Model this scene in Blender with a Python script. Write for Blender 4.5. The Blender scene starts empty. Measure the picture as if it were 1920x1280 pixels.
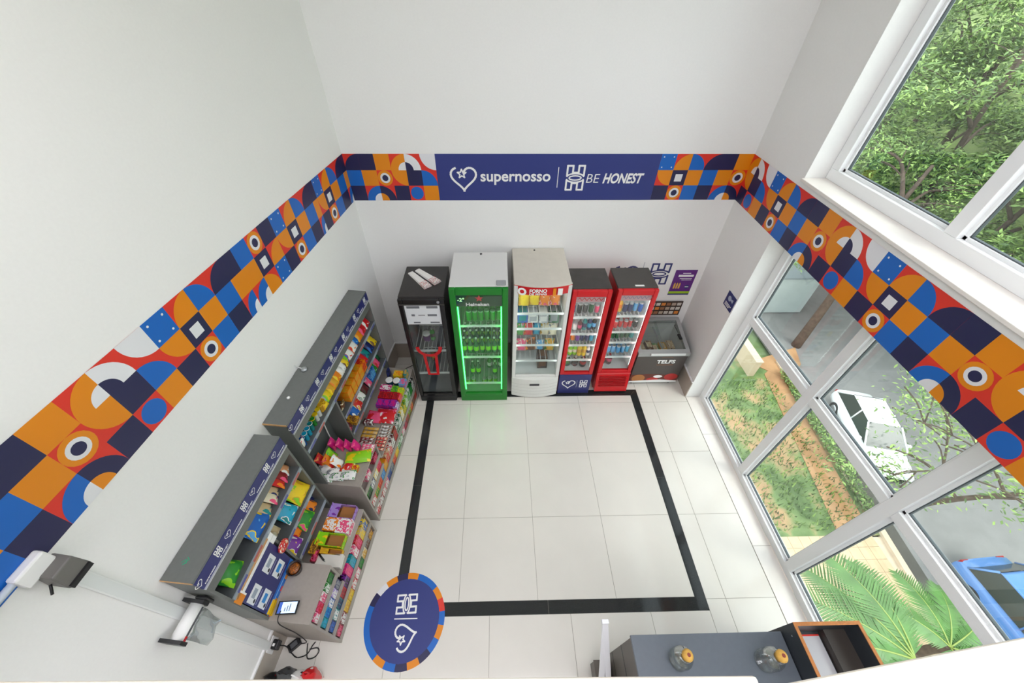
import bpy, math, random
from mathutils import Vector, Matrix
random.seed(7)
S = bpy.context.scene
COL = S.collection
PI = math.pi

# ------------------------------------------------------------------ camera, world, exposure
cam_d = bpy.data.cameras.new('camera'); cam = bpy.data.objects.new('camera', cam_d); COL.objects.link(cam)
cam_d.sensor_width = 36; cam_d.lens = 13.2787; cam_d.shift_x = 0.0051; cam_d.shift_y = -0.0127; cam_d.clip_start = 0.02; cam_d.clip_end = 400
_r = Vector((0.99976736, -0.0203463, 0.00715924)); _u = Vector((0.00866556, 0.68284807, 0.73050902)); _f = Vector((0.01975183, 0.73027703, -0.68286552))
cam.matrix_world = Matrix((( _r.x, _u.x, -_f.x, 1.23236973), (_r.y, _u.y, -_f.y, -3.31324617), (_r.z, _u.z, -_f.z, 4.62142977), (0, 0, 0, 1)))
S.camera = cam
S.view_settings.view_transform = 'Standard'; S.view_settings.look = 'None'
S.view_settings.exposure = 0.30; S.view_settings.gamma = 1.0; S.view_settings.use_curve_mapping = False
W = bpy.data.worlds.new('overcast_sky'); S.world = W; W.use_nodes = True
W.node_tree.nodes['Background'].inputs[0].default_value = (0.86, 0.93, 1.0, 1)
W.node_tree.nodes['Background'].inputs[1].default_value = 2.9
sun_d = bpy.data.lights.new('sun', 'SUN'); sun_d.energy = 2.0; sun_d.angle = math.radians(25); sun_d.color = (1, .96, .9)
sun = bpy.data.objects.new('sun', sun_d); COL.objects.link(sun); sun.rotation_euler = (math.radians(20), math.radians(28), 0)
FILL = 8.5      # strength of the added fill panels

# measured frame of the room
XL, XR, YB, Z0, Z1, AL, AR = -0.5458, 4.0292, 0.9648, 2.6895, 3.2097, -0.1047, -0.02565
CEIL = 6.0
def lw(d, s, z=0.0):     # along the slanting left wall: d out from it, s along it
    return (XL - s*math.sin(AL) + d*math.cos(AL), s*math.cos(AL) + d*math.sin(AL), z)
def rw(off, s, z=0.0):
    return (XR - s*math.sin(AR) + off*math.cos(AR), s*math.cos(AR) + off*math.sin(AR), z)

# ------------------------------------------------------------------ materials
def lin(h):
    if isinstance(h, str):
        h = h.lstrip('#'); h = [int(h[i:i+2], 16)/255 for i in (0, 2, 4)]
    return tuple((c/12.92 if c <= .04045 else ((c+.055)/1.055)**2.4) for c in h)
MATS = {}
def mat(name, col, rough=.5, metal=0.0, var=0.0, scale=8.0, bump=0.0, emit=None, estr=0.0, spec=.5, coat=0.0):
    if name in MATS: return MATS[name]
    m = bpy.data.materials.new(name); m.use_nodes = True; MATS[name] = m
    nt = m.node_tree; b = nt.nodes['Principled BSDF']; c = lin(col)
    b.inputs['Base Color'].default_value = (*c, 1); b.inputs['Roughness'].default_value = rough; b.inputs['Metallic'].default_value = metal
    b.inputs['Specular IOR Level'].default_value = spec; b.inputs['Coat Weight'].default_value = coat
    if emit is not None:
        b.inputs['Emission Color'].default_value = (*lin(emit), 1); b.inputs['Emission Strength'].default_value = estr
    if var or bump:
        tc = nt.nodes.new('ShaderNodeTexCoord'); n = nt.nodes.new('ShaderNodeTexNoise'); n.inputs['Scale'].default_value = scale; n.inputs['Detail'].default_value = 4
        nt.links.new(tc.outputs['Object'], n.inputs['Vector'])
        if var:
            r = nt.nodes.new('ShaderNodeValToRGB')
            r.color_ramp.elements[0].position = .3; r.color_ramp.elements[1].position = .7
            r.color_ramp.elements[0].color = (*[max(0, x*(1-var)) for x in c], 1); r.color_ramp.elements[1].color = (*[min(1, x*(1+var)) for x in c], 1)
            nt.links.new(n.outputs['Fac'], r.inputs['Fac']); nt.links.new(r.outputs['Color'], b.inputs['Base Color'])
        if bump:
            bp = nt.nodes.new('ShaderNodeBump'); bp.inputs['Strength'].default_value = bump; bp.inputs['Distance'].default_value = .01
            nt.links.new(n.outputs['Fac'], bp.inputs['Height']); nt.links.new(bp.outputs['Normal'], b.inputs['Normal'])
    return m
def glass(name, tint=(.93, .97, .95), refl=.07):
    if name in MATS: return MATS[name]
    m = bpy.data.materials.new(name); m.use_nodes = True; MATS[name] = m; nt = m.node_tree
    nt.nodes.remove(nt.nodes['Principled BSDF']); out = nt.nodes['Material Output']
    t = nt.nodes.new('ShaderNodeBsdfTransparent'); t.inputs[0].default_value = (*tint, 1)
    g = nt.nodes.new('ShaderNodeBsdfGlossy'); g.inputs['Roughness'].default_value = .02
    fr = nt.nodes.new('ShaderNodeLayerWeight'); fr.inputs['Blend'].default_value = .12
    mr = nt.nodes.new('ShaderNodeMapRange'); mr.inputs['To Min'].default_value = refl*.5; mr.inputs['To Max'].default_value = .6
    mx = nt.nodes.new('ShaderNodeMixShader')
    nt.links.new(fr.outputs['Fresnel'], mr.inputs['Value']); nt.links.new(mr.outputs['Result'], mx.inputs[0])
    nt.links.new(t.outputs[0], mx.inputs[1]); nt.links.new(g.outputs[0], mx.inputs[2]); nt.links.new(mx.outputs[0], out.inputs['Surface'])
    return m
def pack(c1, c2, c3=None, scale=3.0):       # printed packaging: main colour with patches of two more
    key = 'pack_%s_%s_%s_%g' % (c1, c2, c3, scale)
    if key in MATS: return MATS[key]
    m = mat(key, P[c1], .32, spec=.5); nt = m.node_tree; b = nt.nodes['Principled BSDF']
    tc = nt.nodes.new('ShaderNodeTexCoord'); v = nt.nodes.new('ShaderNodeTexNoise'); v.inputs['Scale'].default_value = scale; v.inputs['Detail'].default_value = 1.5
    r = nt.nodes.new('ShaderNodeValToRGB'); r.color_ramp.interpolation = 'CONSTANT'
    e = r.color_ramp.elements; e[0].position = 0; e[0].color = (*lin(P[c1]), 1); e[1].position = .56; e[1].color = (*lin(P[c2]), 1)
    if c3:
        q = e.new(.64); q.color = (*lin(P[c3]), 1); q = e.new(0.36); q.color = (*lin(P[c1]), 1); e[0].color = (*lin(P[c3]), 1)
    nt.links.new(tc.outputs['Generated'], v.inputs['Vector']); nt.links.new(v.outputs['Fac'], r.inputs['Fac']); nt.links.new(r.outputs['Color'], b.inputs['Base Color'])
    return m
P = dict(white='ECECE8', cream='E6DCC0', beige='CDB48C', yellow='F0CE1E', gold='DCA52A', orange='EC8413', red='CE1C22', dark_red='8A1420', maroon='5A1A22',
         pink='E8527E', magenta='D4147A', lilac='A98BD0', purple='7A2F9C', blue='1660B8', light_blue='5DA8DC', cyan='1FA3C8', teal='1D8E8E', navy='20285E',
         green='2C8C2E', lime='8CD01E', dark_green='155A34', brown='6E4324', dark_brown='3A241A', black='17171A', grey='8C9094', silver='B9BDC0', skin='E0A070', dark_grey='4A4C4E')
WALL = mat('wall_paint', 'F0F0ED', .7, bump=.04, scale=60, var=.01)
CEILM = mat('ceiling_paint', 'F0F0EE', .8)
TILE = mat('porcelain_tile', 'E2DED5', .09, var=.02, scale=3, spec=.5)
GROUT = mat('grout', 'A8A296', .8)
GRAN = mat('black_granite', '262829', .08, var=.45, scale=180)
BASEB = mat('skirting_tile', 'B4AA9D', .25, var=.03, scale=5)
WTRIM = mat('white_trim', 'F1F1EF', .4)
ALU = mat('white_aluminium', 'F2F4F4', .28)
STONE = mat('white_marble', 'EEE9E2', .25, var=.03, scale=6)
GASKET = mat('dark_gasket', '50585C', .6)
GLASS = glass('window_glass', (.90, .93, .915), .10)
FGLASS = glass('door_glass', (.93, .96, .95), .09)
LAM = mat('grey_laminate', '6B6E6B', .45, var=.04, scale=40)
LAMD = mat('dark_grey_laminate', '55595A', .45, var=.04, scale=40)
TAUPE = mat('taupe_laminate', 'A39B92', .45, var=.03, scale=40)
WOODE = mat('wood_edge', 'CFA06A', .5, var=.12, scale=60)
NAVY = mat('navy_vinyl', '2A2F6B', .4)
NAVYB = mat('navy_banner', '2F3A7E', .45)
WHITE = mat('white_print', 'F2F2F0', .45)
RAIL = mat('rail_plastic', '8F9AA2', .3)
F_ = dict(B=mat('frieze_blue', '0F66C0', .4), O=mat('frieze_orange', 'E58A0A', .4), N=mat('frieze_navy', '23234E', .4), R=mat('frieze_red', 'DF3426', .4), W=mat('frieze_white', 'E6E7EA', .4))
FBLACK = mat('fridge_black', '2C2A29', .35, var=.08, scale=30); FDOORB = mat('door_black', '141416', .25)
FWHITE = mat('fridge_white', 'DCDCD8', .35); FCREAM = mat('fridge_cream', 'CFC9BC', .4, var=.03, scale=12)
FRED = mat('fridge_red', 'C9101A', .25); FGREEN = mat('fridge_green', '0B7A1E', .3); FTOP = mat('fridge_dark_top', '3E3A37', .5, var=.18, scale=9)
LINER = mat('fridge_liner', 'E4E8E8', .4); LINERG = mat('green_liner', '7DB98A', .4); LINERD = mat('grey_liner', '7C7E84', .5)
METAL = mat('wire_shelf', 'D8DADA', .35, .4); STEEL = mat('steel', 'A9ADB0', .3, .8); BLACKP = mat('black_plastic', '18191B', .4)
RUBBER = mat('cable_rubber', '222222', .6); CARD = mat('brown_card', 'A8703A', .7)

# ------------------------------------------------------------------ mesh helper
class MB:
    def __init__(s): s.v = []; s.f = []; s.m = []; s.sm = []
    def add(s, vs, fs, m=0, smooth=False):
        o = len(s.v); s.v += [tuple(p) for p in vs]
        for f in fs: s.f.append(tuple(i+o for i in f)); s.m.append(m); s.sm.append(smooth)
        return s
    def box(s, x0, x1, y0, y1, z0, z1, m=0):
        return s.add([(x0,y0,z0),(x1,y0,z0),(x1,y1,z0),(x0,y1,z0),(x0,y0,z1),(x1,y0,z1),(x1,y1,z1),(x0,y1,z1)],
              [(0,3,2,1),(4,5,6,7),(0,1,5,4),(1,2,6,5),(2,3,7,6),(3,0,4,7)], m)
    def hexa(s, bot, top, m=0):                # two quads
        return s.add(list(bot)+list(top), [(3,2,1,0),(4,5,6,7),(0,1,5,4),(1,2,6,5),(2,3,7,6),(3,0,4,7)], m)
    def prism(s, poly, z0, z1, m=0, axis='z', smooth=False):
        n = len(poly)
        def p(a, b, c): return {'z': (a,b,c), 'y': (a,c,b), 'x': (c,a,b)}[axis]
        s.add([p(a,b,z0) for a,b in poly]+[p(a,b,z1) for a,b in poly], [tuple(range(n))[::-1], tuple(range(n,2*n))], m)
        o = len(s.v)-2*n
        for i in range(n): s.f.append((o+i, o+(i+1)%n, o+n+(i+1)%n, o+n+i)); s.m.append(m); s.sm.append(smooth)
        return s
    def tube(s, pts, r, n=8, m=0, cap=True):
        pts = [Vector(p) for p in pts]; rs = r if isinstance(r, (list, tuple)) else [r]*len(pts); o = len(s.v); up = None
        for i, p in enumerate(pts):
            t = (pts[min(i+1, len(pts)-1)]-pts[max(i-1, 0)]).normalized()
            if up is None: up = Vector((0,0,1)) if abs(t.z) < .9 else Vector((1,0,0))
            a = t.cross(up).normalized(); b = t.cross(a).normalized()
            for k in range(n):
                w = 2*PI*k/n; s.v.append(tuple(p+(a*math.cos(w)+b*math.sin(w))*rs[i]))
        for i in range(len(pts)-1):
            for k in range(n): s.f.append((o+i*n+k, o+i*n+(k+1)%n, o+(i+1)*n+(k+1)%n, o+(i+1)*n+k)); s.m.append(m); s.sm.append(True)
        if cap:
            s.f.append(tuple(o+k for k in range(n))[::-1]); s.m.append(m); s.sm.append(False)
            q = o+(len(pts)-1)*n; s.f.append(tuple(q+k for k in range(n))); s.m.append(m); s.sm.append(False)
        return s
    def lathe(s, prof, n=14, c=(0,0,0), ms=None, m=0):
        o = len(s.v)
        for r, z in prof:
            for k in range(n):
                w = 2*PI*k/n; s.v.append((c[0]+r*math.cos(w), c[1]+r*math.sin(w), c[2]+z))
        for i in range(len(prof)-1):
            for k in range(n): s.f.append((o+i*n+k, o+i*n+(k+1)%n, o+(i+1)*n+(k+1)%n, o+(i+1)*n+k)); s.m.append(ms[i] if ms else m); s.sm.append(True)
        s.f.append(tuple(o+k for k in range(n))[::-1]); s.m.append(ms[0] if ms else m); s.sm.append(False)
        q = o+(len(prof)-1)*n; s.f.append(tuple(q+k for k in range(n))); s.m.append(ms[-1] if ms else m); s.sm.append(False)
        return s
    def poly(s, pts, m=0): return s.add(pts, [tuple(range(len(pts)))], m)
    def mesh(s, name, mats):
        me = bpy.data.meshes.new(name); me.from_pydata(s.v, [], s.f)
        for x in (mats if isinstance(mats, (list, tuple)) else [mats]): me.materials.append(x)
        me.polygons.foreach_set('material_index', s.m); me.polygons.foreach_set('use_smooth', s.sm); me.update(); return me
    def obj(s, name, mats, parent=None, loc=(0,0,0), rot=(0,0,0), bevel=0, bseg=2):
        return link(name, s.mesh(name, mats), parent, loc, rot, bevel, bseg)
def link(name, me, parent=None, loc=(0,0,0), rot=(0,0,0), bevel=0, bseg=2):
    o = bpy.data.objects.new(name, me); COL.objects.link(o); o.location = loc; o.rotation_euler = rot
    if parent: o.parent = parent
    if bevel:
        b = o.modifiers.new('bevel', 'BEVEL'); b.width = bevel; b.segments = bseg; b.limit_method = 'ANGLE'; b.angle_limit = .6
    return o
def tag(o, label=None, cat=None, group=None, kind=None):
    for k, v in (('label', label), ('category', cat), ('group', group), ('kind', kind)):
        if v: o[k] = v
    return o
def thing(name, label, cat, loc=(0,0,0), rz=0, group=None):
    o = bpy.data.objects.new(name, None); COL.objects.link(o); o.location = loc; o.rotation_euler = (0,0,rz); o.empty_display_size = .1
    return tag(o, label, cat, group)
def bx(name, b, m, parent=None, bevel=0, **k): return MB().box(*b).obj(name, m, parent, bevel=bevel, **k)
def struct(o): o['kind'] = 'structure'; return o
def smooth_path(pts, n=8):
    out = []; p = [Vector(x) for x in pts]; p = [p[0]]+p+[p[-1]]
    for i in range(1, len(p)-2):
        for k in range(n):
            t = k/n; a, b, c, d = p[i-1], p[i], p[i+1], p[i+2]
            out.append(.5*((2*b)+(c-a)*t+(2*a-5*b+4*c-d)*t*t+(3*b-a-3*c+d)*t**3))
    return out+[p[-2]]
# flat print: polygons in a local XY plane, facing +Z
EY, EX, ERX, EUP = (PI/2,0,0), (PI/2,0,PI/2), (PI/2,0,-PI/2), (0,0,0)   # facing -y / +x(left wall) / -x / up
TXT = {}
def text(name, s, m, width=None, height=None, parent=None, loc=(0,0,0), rot=EY, bold=0.0, shear=0.0, thick=.002):
    key = (s, bold, shear)
    if key not in TXT:
        cu = bpy.data.curves.new('lettering', 'FONT'); cu.body = s; cu.offset = bold; cu.shear = shear; cu.align_x = 'CENTER'; cu.align_y = 'CENTER'; cu.extrude = .01; cu.resolution_u = 4
        o = bpy.data.objects.new('lettering', cu); COL.objects.link(o); dg = bpy.context.evaluated_depsgraph_get(); dg.update()
        me = bpy.data.meshes.new_from_object(o.evaluated_get(dg)); bpy.data.objects.remove(o)
        xs = [v.co.x for v in me.vertices]; ys = [v.co.y for v in me.vertices]
        TXT[key] = (me, max(xs)-min(xs), max(ys)-min(ys), (max(xs)+min(xs))/2, (max(ys)+min(ys))/2)
    me, w, h, cx, cy = TXT[key]; me = me.copy(); me.materials.clear(); me.materials.append(m)
    sx = width/w if width else height/h; sy = height/h if height else sx
    for v in me.vertices: v.co = ((v.co.x-cx)*sx, (v.co.y-cy)*sy, (v.co.z+.01)/.02*thick)
    return link(name, me, parent, loc, rot)
def flat(name, polys, mats, parent=None, loc=(0,0,0), rot=EY, step=.0005):   # polys: (points, material index, layer)
    b = MB()
    for i, (pts, m, l) in enumerate(polys): b.poly([(x, y, l*step+(i % 50)*step*.012) for x, y in pts], m)
    return b.obj(name, mats, parent, loc, rot)
def ribbon(pts, w, closed=False):
    out = []; n = len(pts)
    for i in range(n if closed else n-1):
        a = Vector(pts[i]); b = Vector(pts[(i+1) % n]); d = (b-a).normalized(); q = Vector((-d.y, d.x))*w/2; e = d*w*.35
        out.append([tuple(a-e+q), tuple(a-e-q), tuple(b+e-q), tuple(b+e+q)])
    return out
def arc(cx, cy, r, a0, a1, n=12, ry=None): return [(cx+r*math.cos(a0+(a1-a0)*i/n), cy+(ry or r)*math.sin(a0+(a1-a0)*i/n)) for i in range(n+1)]
def heart_mark(sz):          # open heart stroke with a star in its notch, about sz across
    pts = []
    for i in range(37):
        t = .18+(2*PI-1.2)*i/36; x = 16*math.sin(t)**3; y = 13*math.cos(t)-5*math.cos(2*t)-2*math.cos(3*t)-math.cos(4*t)
        pts.append((x/34*sz, y/34*sz*1.02))
    pl = [(q, 0, 0) for q in ribbon(pts, sz*.075)]
    st = [( (.17 if k % 2 == 0 else .075)*sz*math.sin(PI*k/5)-.06*sz, (.17 if k % 2 == 0 else .075)*sz*math.cos(PI*k/5)+.14*sz) for k in range(10)]
    return pl+[(q, 0, 0) for q in ribbon(st, sz*.05, True)]
def h_mark(w, h, t=.11):     # two facing U shapes linked by an oval
    pl = []; t *= w
    for sg in (1, -1):
        o = [(-.5*w, .5*h), (-.17*w, .5*h), (-.17*w, .22*h), (.17*w, .22*h), (.17*w, .5*h), (.5*w, .5*h), (.5*w, .1*h)]
        o = [(x, y*sg) for x, y in o]; pl += [(q, 0, 0) for q in ribbon(o, t)]+[(q, 0, 0) for q in ribbon([(-.5*w, .5*h*sg), (-.5*w, .1*h*sg)], t)]
        pl += [(q, 0, 0) for q in ribbon([(x, y+sg*.05*h) for x, y in arc(0, 0, .5*w, .1*sg, (PI-.1)*sg, 12, .13*h)], t*.8)]
    return pl+[(q, 0, 0) for q in ribbon(arc(0, 0, .36*w, 0, 2*PI, 16, .09*h), t*.7)]

# ------------------------------------------------------------------ room shell
floor = struct(bx('floor', (-1.4, 4.03, -7.1, YB, -.12, -.004), GROUT))
TM = {}
def tile(x0, x1, y0, y1, m=TILE, name='tile', g=.0022):
    w, h = x1-x0-2*g, y1-y0-2*g; key = (round(w, 3), round(h, 3), m.name)
    if key not in TM: TM[key] = MB().box(-w/2, w/2, -h/2, h/2, -.012, 0).mesh(name, m)
    link(name, TM[key], floor, ((x0+x1)/2, (y0+y1)/2, 0))
def grid(xs, ys):
    for a, b in zip(xs, xs[1:]):
        for c, d in zip(ys, ys[1:]): tile(a, b, c, d)
grid([.255, .8, 1.6, 2.4, 3.203], [-2.405, -1.6, -.8, 0, .128])
grid([3.312, 3.515, 4.028], [-4.02, -3.22, -2.425, -1.6, -.8, 0, .8, YB])
grid([-1.29, -.49, .15], [-4.02, -3.22, -2.52, -1.6, -.8, 0, .8, YB])
grid([.15, .31, 1.11, 1.915, 2.715, 3.312], [-4.02, -3.32, -2.52]); grid([.15, .8, 1.6, 2.4, 3.312], [.235, .8, YB])
def strip(poly):
    MB().prism(poly, -.012, .0005).obj('granite_strip', GRAN, floor)
g_ = .0012
strip([(.15, -1.2+g_), (.255, -1.2+g_), (.255, .128), (.15, .235)]); strip([(.15, -2.52), (.255, -2.405), (.255, -1.2-g_), (.15, -1.2-g_)])
strip([(3.203, -1.15+g_), (3.312, -1.15+g_), (3.312, .235), (3.203, .128)]); strip([(3.203, -2.405), (3.312, -2.52), (3.312, -1.15-g_), (3.203, -1.15-g_)])
strip([(.152, -2.52), (1.7-g_, -2.52), (1.7-g_, -2.405), (.257, -2.405)]); strip([(1.7+g_, -2.52), (3.31, -2.52), (3.201, -2.405), (1.7+g_, -2.405)])
strip([(.257, .128), (1.7-g_, .128), (1.7-g_, .235), (.152, .235)]); strip([(1.7+g_, .128), (3.201, .128), (3.31, .235), (1.7+g_, .235)])

wl = struct(MB().box(-.15, 0, -7.3, 1.1, -.12, CEIL).obj('wall_left', WALL, loc=(XL, 0, 0), rot=(0, 0, AL)))
wb = struct(bx('wall_back', (-.62, 4.5, YB, YB+.15, -.12, CEIL), WALL))
wf = struct(bx('wall_front', (-1.5, 4.5, -7.25, -7.1, -.12, CEIL), WALL))
struct(bx('ceiling', (-1.5, 4.5, -7.25, YB+.15, CEIL, CEIL+.1), CEILM))
def wseg(s0, s1, z0, z1, b):
    p = [rw(0, s0)[:2], (4.36, s0), (4.36, s1), rw(0, s1)[:2]]; b.prism(p[::-1] if s1 < s0 else p, z0, z1)
b = MB(); wseg(.09, YB, -.12, CEIL, b); wseg(-4.35, .09, Z0, 3.262, b); wseg(-4.35, .09, 5.6, CEIL, b); wseg(-7.1, -4.35, -.12, CEIL, b)
wr = struct(b.obj('wall_right', WALL))
# skirting: tall tile panels with white lips
def skirt(name, length, loc, rot, gaps):
    o = struct(MB().box(0, length, -.012, 0, 0, .325).obj(name, BASEB, loc=loc, rot=rot))
    bx('top_lip', (0, length, -.018, 0, .325, .345), WTRIM, o)
    for g in gaps: bx('joint', (g-.002, g+.002, -.0128, -.005, 0, .325), GROUT, o)
    return o
skirt('baseboard_back', 4.48, (-.44, YB, 0), (0, 0, 0), (.8, 1.6, 2.4, 3.2, 4.0))
skirt('baseboard_left', 5.0, lw(0, -4.05), (0, 0, AL+PI/2), (.5, 1.3, 2.1, 2.9, 3.7, 4.5))
skirt('baseboard_right', .86, rw(0, YB-.015), (0, 0, AR-PI/2), (.4,))
# threshold of white stone along the tall window
th = struct(bx('trim_1', (4.031, 4.236, -4.35, .088, -.1, -.002), GROUT))
for a, c in ((.086, -.55), (-.55, -1.95), (-1.95, -3.0), (-3.0, -4.35)): bx('threshold_slab', (4.034, 4.236, c+.002, a-.002, -.02, .002), STONE, th)
# ---- windows
def window(name, y_edges, zs, x0, x1, fw=.095):
    y0, y1 = y_edges[0], y_edges[-1]
    w = struct(MB().box(x0, x1, y1, y0, zs[0], zs[0]+fw).obj(name, ALU, bevel=.004))
    bx('top_rail', (x0, x1, y1, y0, zs[-1]-fw, zs[-1]), ALU, w)
    for i, y in enumerate(y_edges):
        c = y-fw/2 if i == 0 else (y+fw/2 if i == len(y_edges)-1 else y)
        bx('jamb' if i in (0, len(y_edges)-1) else 'mullion', (x0-.002, x1, c-fw/2, c+fw/2, zs[0]+fw, zs[-1]-fw), ALU, w, bevel=.004)
    ys = [(y_edges[i]-(fw if i == 0 else fw/2), y_edges[i+1]+(fw if i == len(y_edges)-2 else fw/2)) for i in range(len(y_edges)-1)]
    zz = [(zs[i]+(fw if i == 0 else fw/2), zs[i+1]-(fw if i == len(zs)-2 else fw/2)) for i in range(len(zs)-1)]
    for z in zs[1:-1]:
        for a, c in ys: bx('transom', (x0+.002, x1-.002, c, a, z-fw/2, z+fw/2), ALU, w, bevel=.004)
    xm = (x0+x1)/2+.012
    for a, c in ys:
        for l, h in zz:
            q = MB(); t = .022
            for bb in ((c, c+t, l, h), (a-t, a, l, h), (c, a, l, l+t), (c, a, h-t, h)): q.box(xm-.026, xm+.02, *bb)
            bead = q.obj('glazing_bead', ALU, w); q = MB(); t2 = t+.007
            for bb in ((c+t, c+t2, l+t, h-t), (a-t2, a-t, l+t, h-t), (c+t, a-t, l+t, l+t2), (c+t, a-t, h-t2, h-t)): q.box(xm-.012, xm+.012, *bb)
            q.obj('gasket', GASKET, bead)
            bx('pane', (xm-.004, xm+.004, c+t, a-t, l+t, h-t), GLASS, w)
    return w
window('window_1', [.088, -1.13, -2.185, -3.26, -4.35], [0, 1.63, 2.7], 4.237, 4.33)
window('window_2', [.088, -1.12, -2.2, -3.26, -4.35], [3.29, 5.6], 4.222, 4.33)
sl = struct(MB().prism([rw(-.03, -4.35)[:2], (4.24, -4.35), (4.24, .088), rw(-.03, .088)[:2]], 3.263, 3.29).obj('trim_2', STONE, bevel=.004))
# ---- mezzanine the picture is taken from
def ey(x): return -3.2498-.0143*x
sl = struct(MB().prism([(-1.0, -7.1), (4.05, -7.1), (4.05, -3.4), (-.86, -3.4)], 2.95, 3.1).obj('floor_mezzanine', WALL))
struct(MB().prism([(-.87, -3.5), (1.54, -3.5), (1.54, ey(1.54)-.03), (-.87, ey(-.87)-.03)], 3.1, 3.97).obj('wall_parapet', WALL))
struct(MB().prism([(1.542, -3.5), (4.03, -3.5), (4.03, -3.04), (1.542, -3.31)], 3.1, 3.94).obj('wall_parapet_return', WALL))
struct(MB().prism([(-.87, -3.55), (1.543, -3.55), (1.543, ey(1.543)), (-.85, ey(-.85))], 3.97, 4.0).obj('trim_3', mat('coping_stone', 'D3CDBF', .35, var=.02, scale=8), bevel=.004))
struct(MB().prism([(1.545, -3.55), (4.03, -3.55), (4.03, -3.008), (1.545, -3.2832)], 3.94, 3.985).obj('trim_4', MATS['coping_stone'], bevel=.004))
# ---- unseen glowing panels added to brighten the room, over and under the mezzanine
LP = mat('fill_panel', 'FFFFFF', emit='FAF6FF', estr=FILL)
LPU = mat('fill_panel_low', 'FFFFFF', emit='FAF6FF', estr=FILL*.62)
def lamp(x, y, lbl, g, z=CEIL):
    t = thing('fill_light', lbl, 'fill lamp', (x, y, z), 0, g)
    bx('housing', (-.65, .65, -.4, .4, -.05, 0), WTRIM, t); bx('diffuser', (-.6, .6, -.35, .35, -.056, -.05), LP if z == CEIL else LPU, t)
WH = ('beside the slanted wall', 'in the middle', 'beside the window wall')
for x, wh in zip((.2, 1.65, 3.1), WH): lamp(x, -2.95, 'added white fill lamp above the parapet '+wh, 'added fill lamps above the parapet')
for x, wh in zip((.2, 3.1), WH[::2]): lamp(x, -5.4, 'added white fill lamp deep over the mezzanine '+wh, 'added fill lamps over the mezzanine')
for x, wh in zip((.0, 1.6, 3.2), WH): lamp(x, -4.4, 'added white fill lamp under the mezzanine slab '+wh, 'added fill lamps under the mezzanine', 2.95)

# ------------------------------------------------------------------ printed frieze
def q_(cx, cy, r, n=10):
    a = {(0,0): 0, (1,0): PI/2, (1,1): PI, (0,1): 1.5*PI}[(cx, cy)]
    return [(cx, cy)]+arc(cx, cy, r, a, a+PI/2, n)
CO = dict(bl=(0,0), br=(1,0), tr=(1,1), tl=(0,1)); SQ = [(0,0),(1,0),(1,1),(0,1)]
def cell(code):
    c = code.split(); k = c[0]
    if k in 'BONRW': return [(SQ, k)]
    if k == 'D': return [(SQ, 'B')]+[(arc(x, y, .045, 0, 2*PI, 8)[:-1], 'W') for x in (.18, .82) for y in (.18, .82)]
    if k == 'E': return [(SQ, 'R')]+[(arc(.5, .5, r, 0, 2*PI, 20)[:-1], m) for r, m in ((.5, 'O'), (.33, 'W'), (.2, 'N'))]
    if k == 'S': return [(SQ, 'N'), ([(.26,.26),(.74,.26),(.74,.74),(.26,.74)], 'W')]
    if k == 'C': return [(SQ, 'R'), (arc(.5, .5, .44, 0, 2*PI, 20)[:-1], 'B')]
    if k == 'q': return [(SQ, c[1]), (q_(*CO[c[3]], 1), c[2])]
    if k == 'r': return [(SQ, c[1]), (q_(*CO[c[4]], 1), c[2]), (q_(*CO[c[4]], .5), c[3])]
    if k == 'T': return [(SQ, 'R'), (q_(0, 0, 1), 'B'), (q_(0, 0, .5), 'W')]
COLS = {0: ('D', 'q R O tr', 'N'), 1: ('q R O br', 'S', 'E'), 2: ('q R B bl', 'O', 'B'), 3: ('q R N br', 'B', 'N'), 4: ('N', 'O', 'r R B W br'),
        5: ('O', 'E', 'r R N O bl'), 6: ('r R O W br', 'q R O tr', 'N'), 7: ('r R W N bl', 'N', 'C'), 8: ('q R W tr', 'q R B bl', 'O'),
        10: ('B', 'O', 'r R B W br'), 11: ('E', 'S', 'q R O bl'), 12: ('N', 'q R O br', 'D')}
def frieze(label, cols, loc, rot, ch=(Z1-Z0)/3):
    polys = []; u = 0; MI = 'BONRW'
    for k, w in cols:
        for r, code in enumerate(COLS[k]):
            for l, (pts, m) in enumerate(cell(code)): polys.append(([(u+x*w, (2-r+y)*ch) for x, y in pts], MI.index(m), l))
        u += w
    o = flat('wall_frieze', polys, [F_[k] for k in MI], None, loc, rot)
    return tag(o, label, 'frieze', 'printed friezes round the walls')
w = .1665
left = [(k, w) for k in (8, 0, 1, 2, 3, 4, 5, 6, 7, 8, 0, 1, 2, 3)]+[(4, .129), (10, .159), (11, .160), (12, .165), (0, .161), (1, .162), (2, .164), (3, .164), (4, .09), (0, .142), (1, .16), (2, .164), (3, .164), (4, .1)]
s0 = -.976-.129-14*w
frieze('colourful geometric vinyl frieze on the slanted wall above the shelving units', left, lw(.002, s0, Z0), (PI/2, 0, PI/2+AL))
frieze('short geometric frieze between the banner heart logo and the room corner', [(k, .1658) for k in (3, 4, 5, 6, 7, 8)], (-.446, YB-.002, Z0), EY)
frieze('short geometric frieze between the banner slogan and the window wall', [(k, .1705) for k in (0, 1, 2, 3, 4, 5)], (3.031, YB-.002, Z0), EY)
frieze('geometric vinyl frieze between the lower and upper windows', [(6, .15)]+[(k, .1684) for k in (7, 8, 0, 1, 2, 3, 4, 5, 6, 7, 8, 0, 1, 2, 3, 4, 5, 6, 7, 8, 0, 1)], rw(-.002, YB-.001, Z0), (PI/2, 0, -PI/2+AR))
bn = tag(MB().box(.549, 3.03, -.003, 0, 0, Z1-Z0).obj('wall_banner', NAVYB, loc=(0, YB-.001, Z0)), 'navy banner with white shop names high on the end wall', 'banner')
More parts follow.
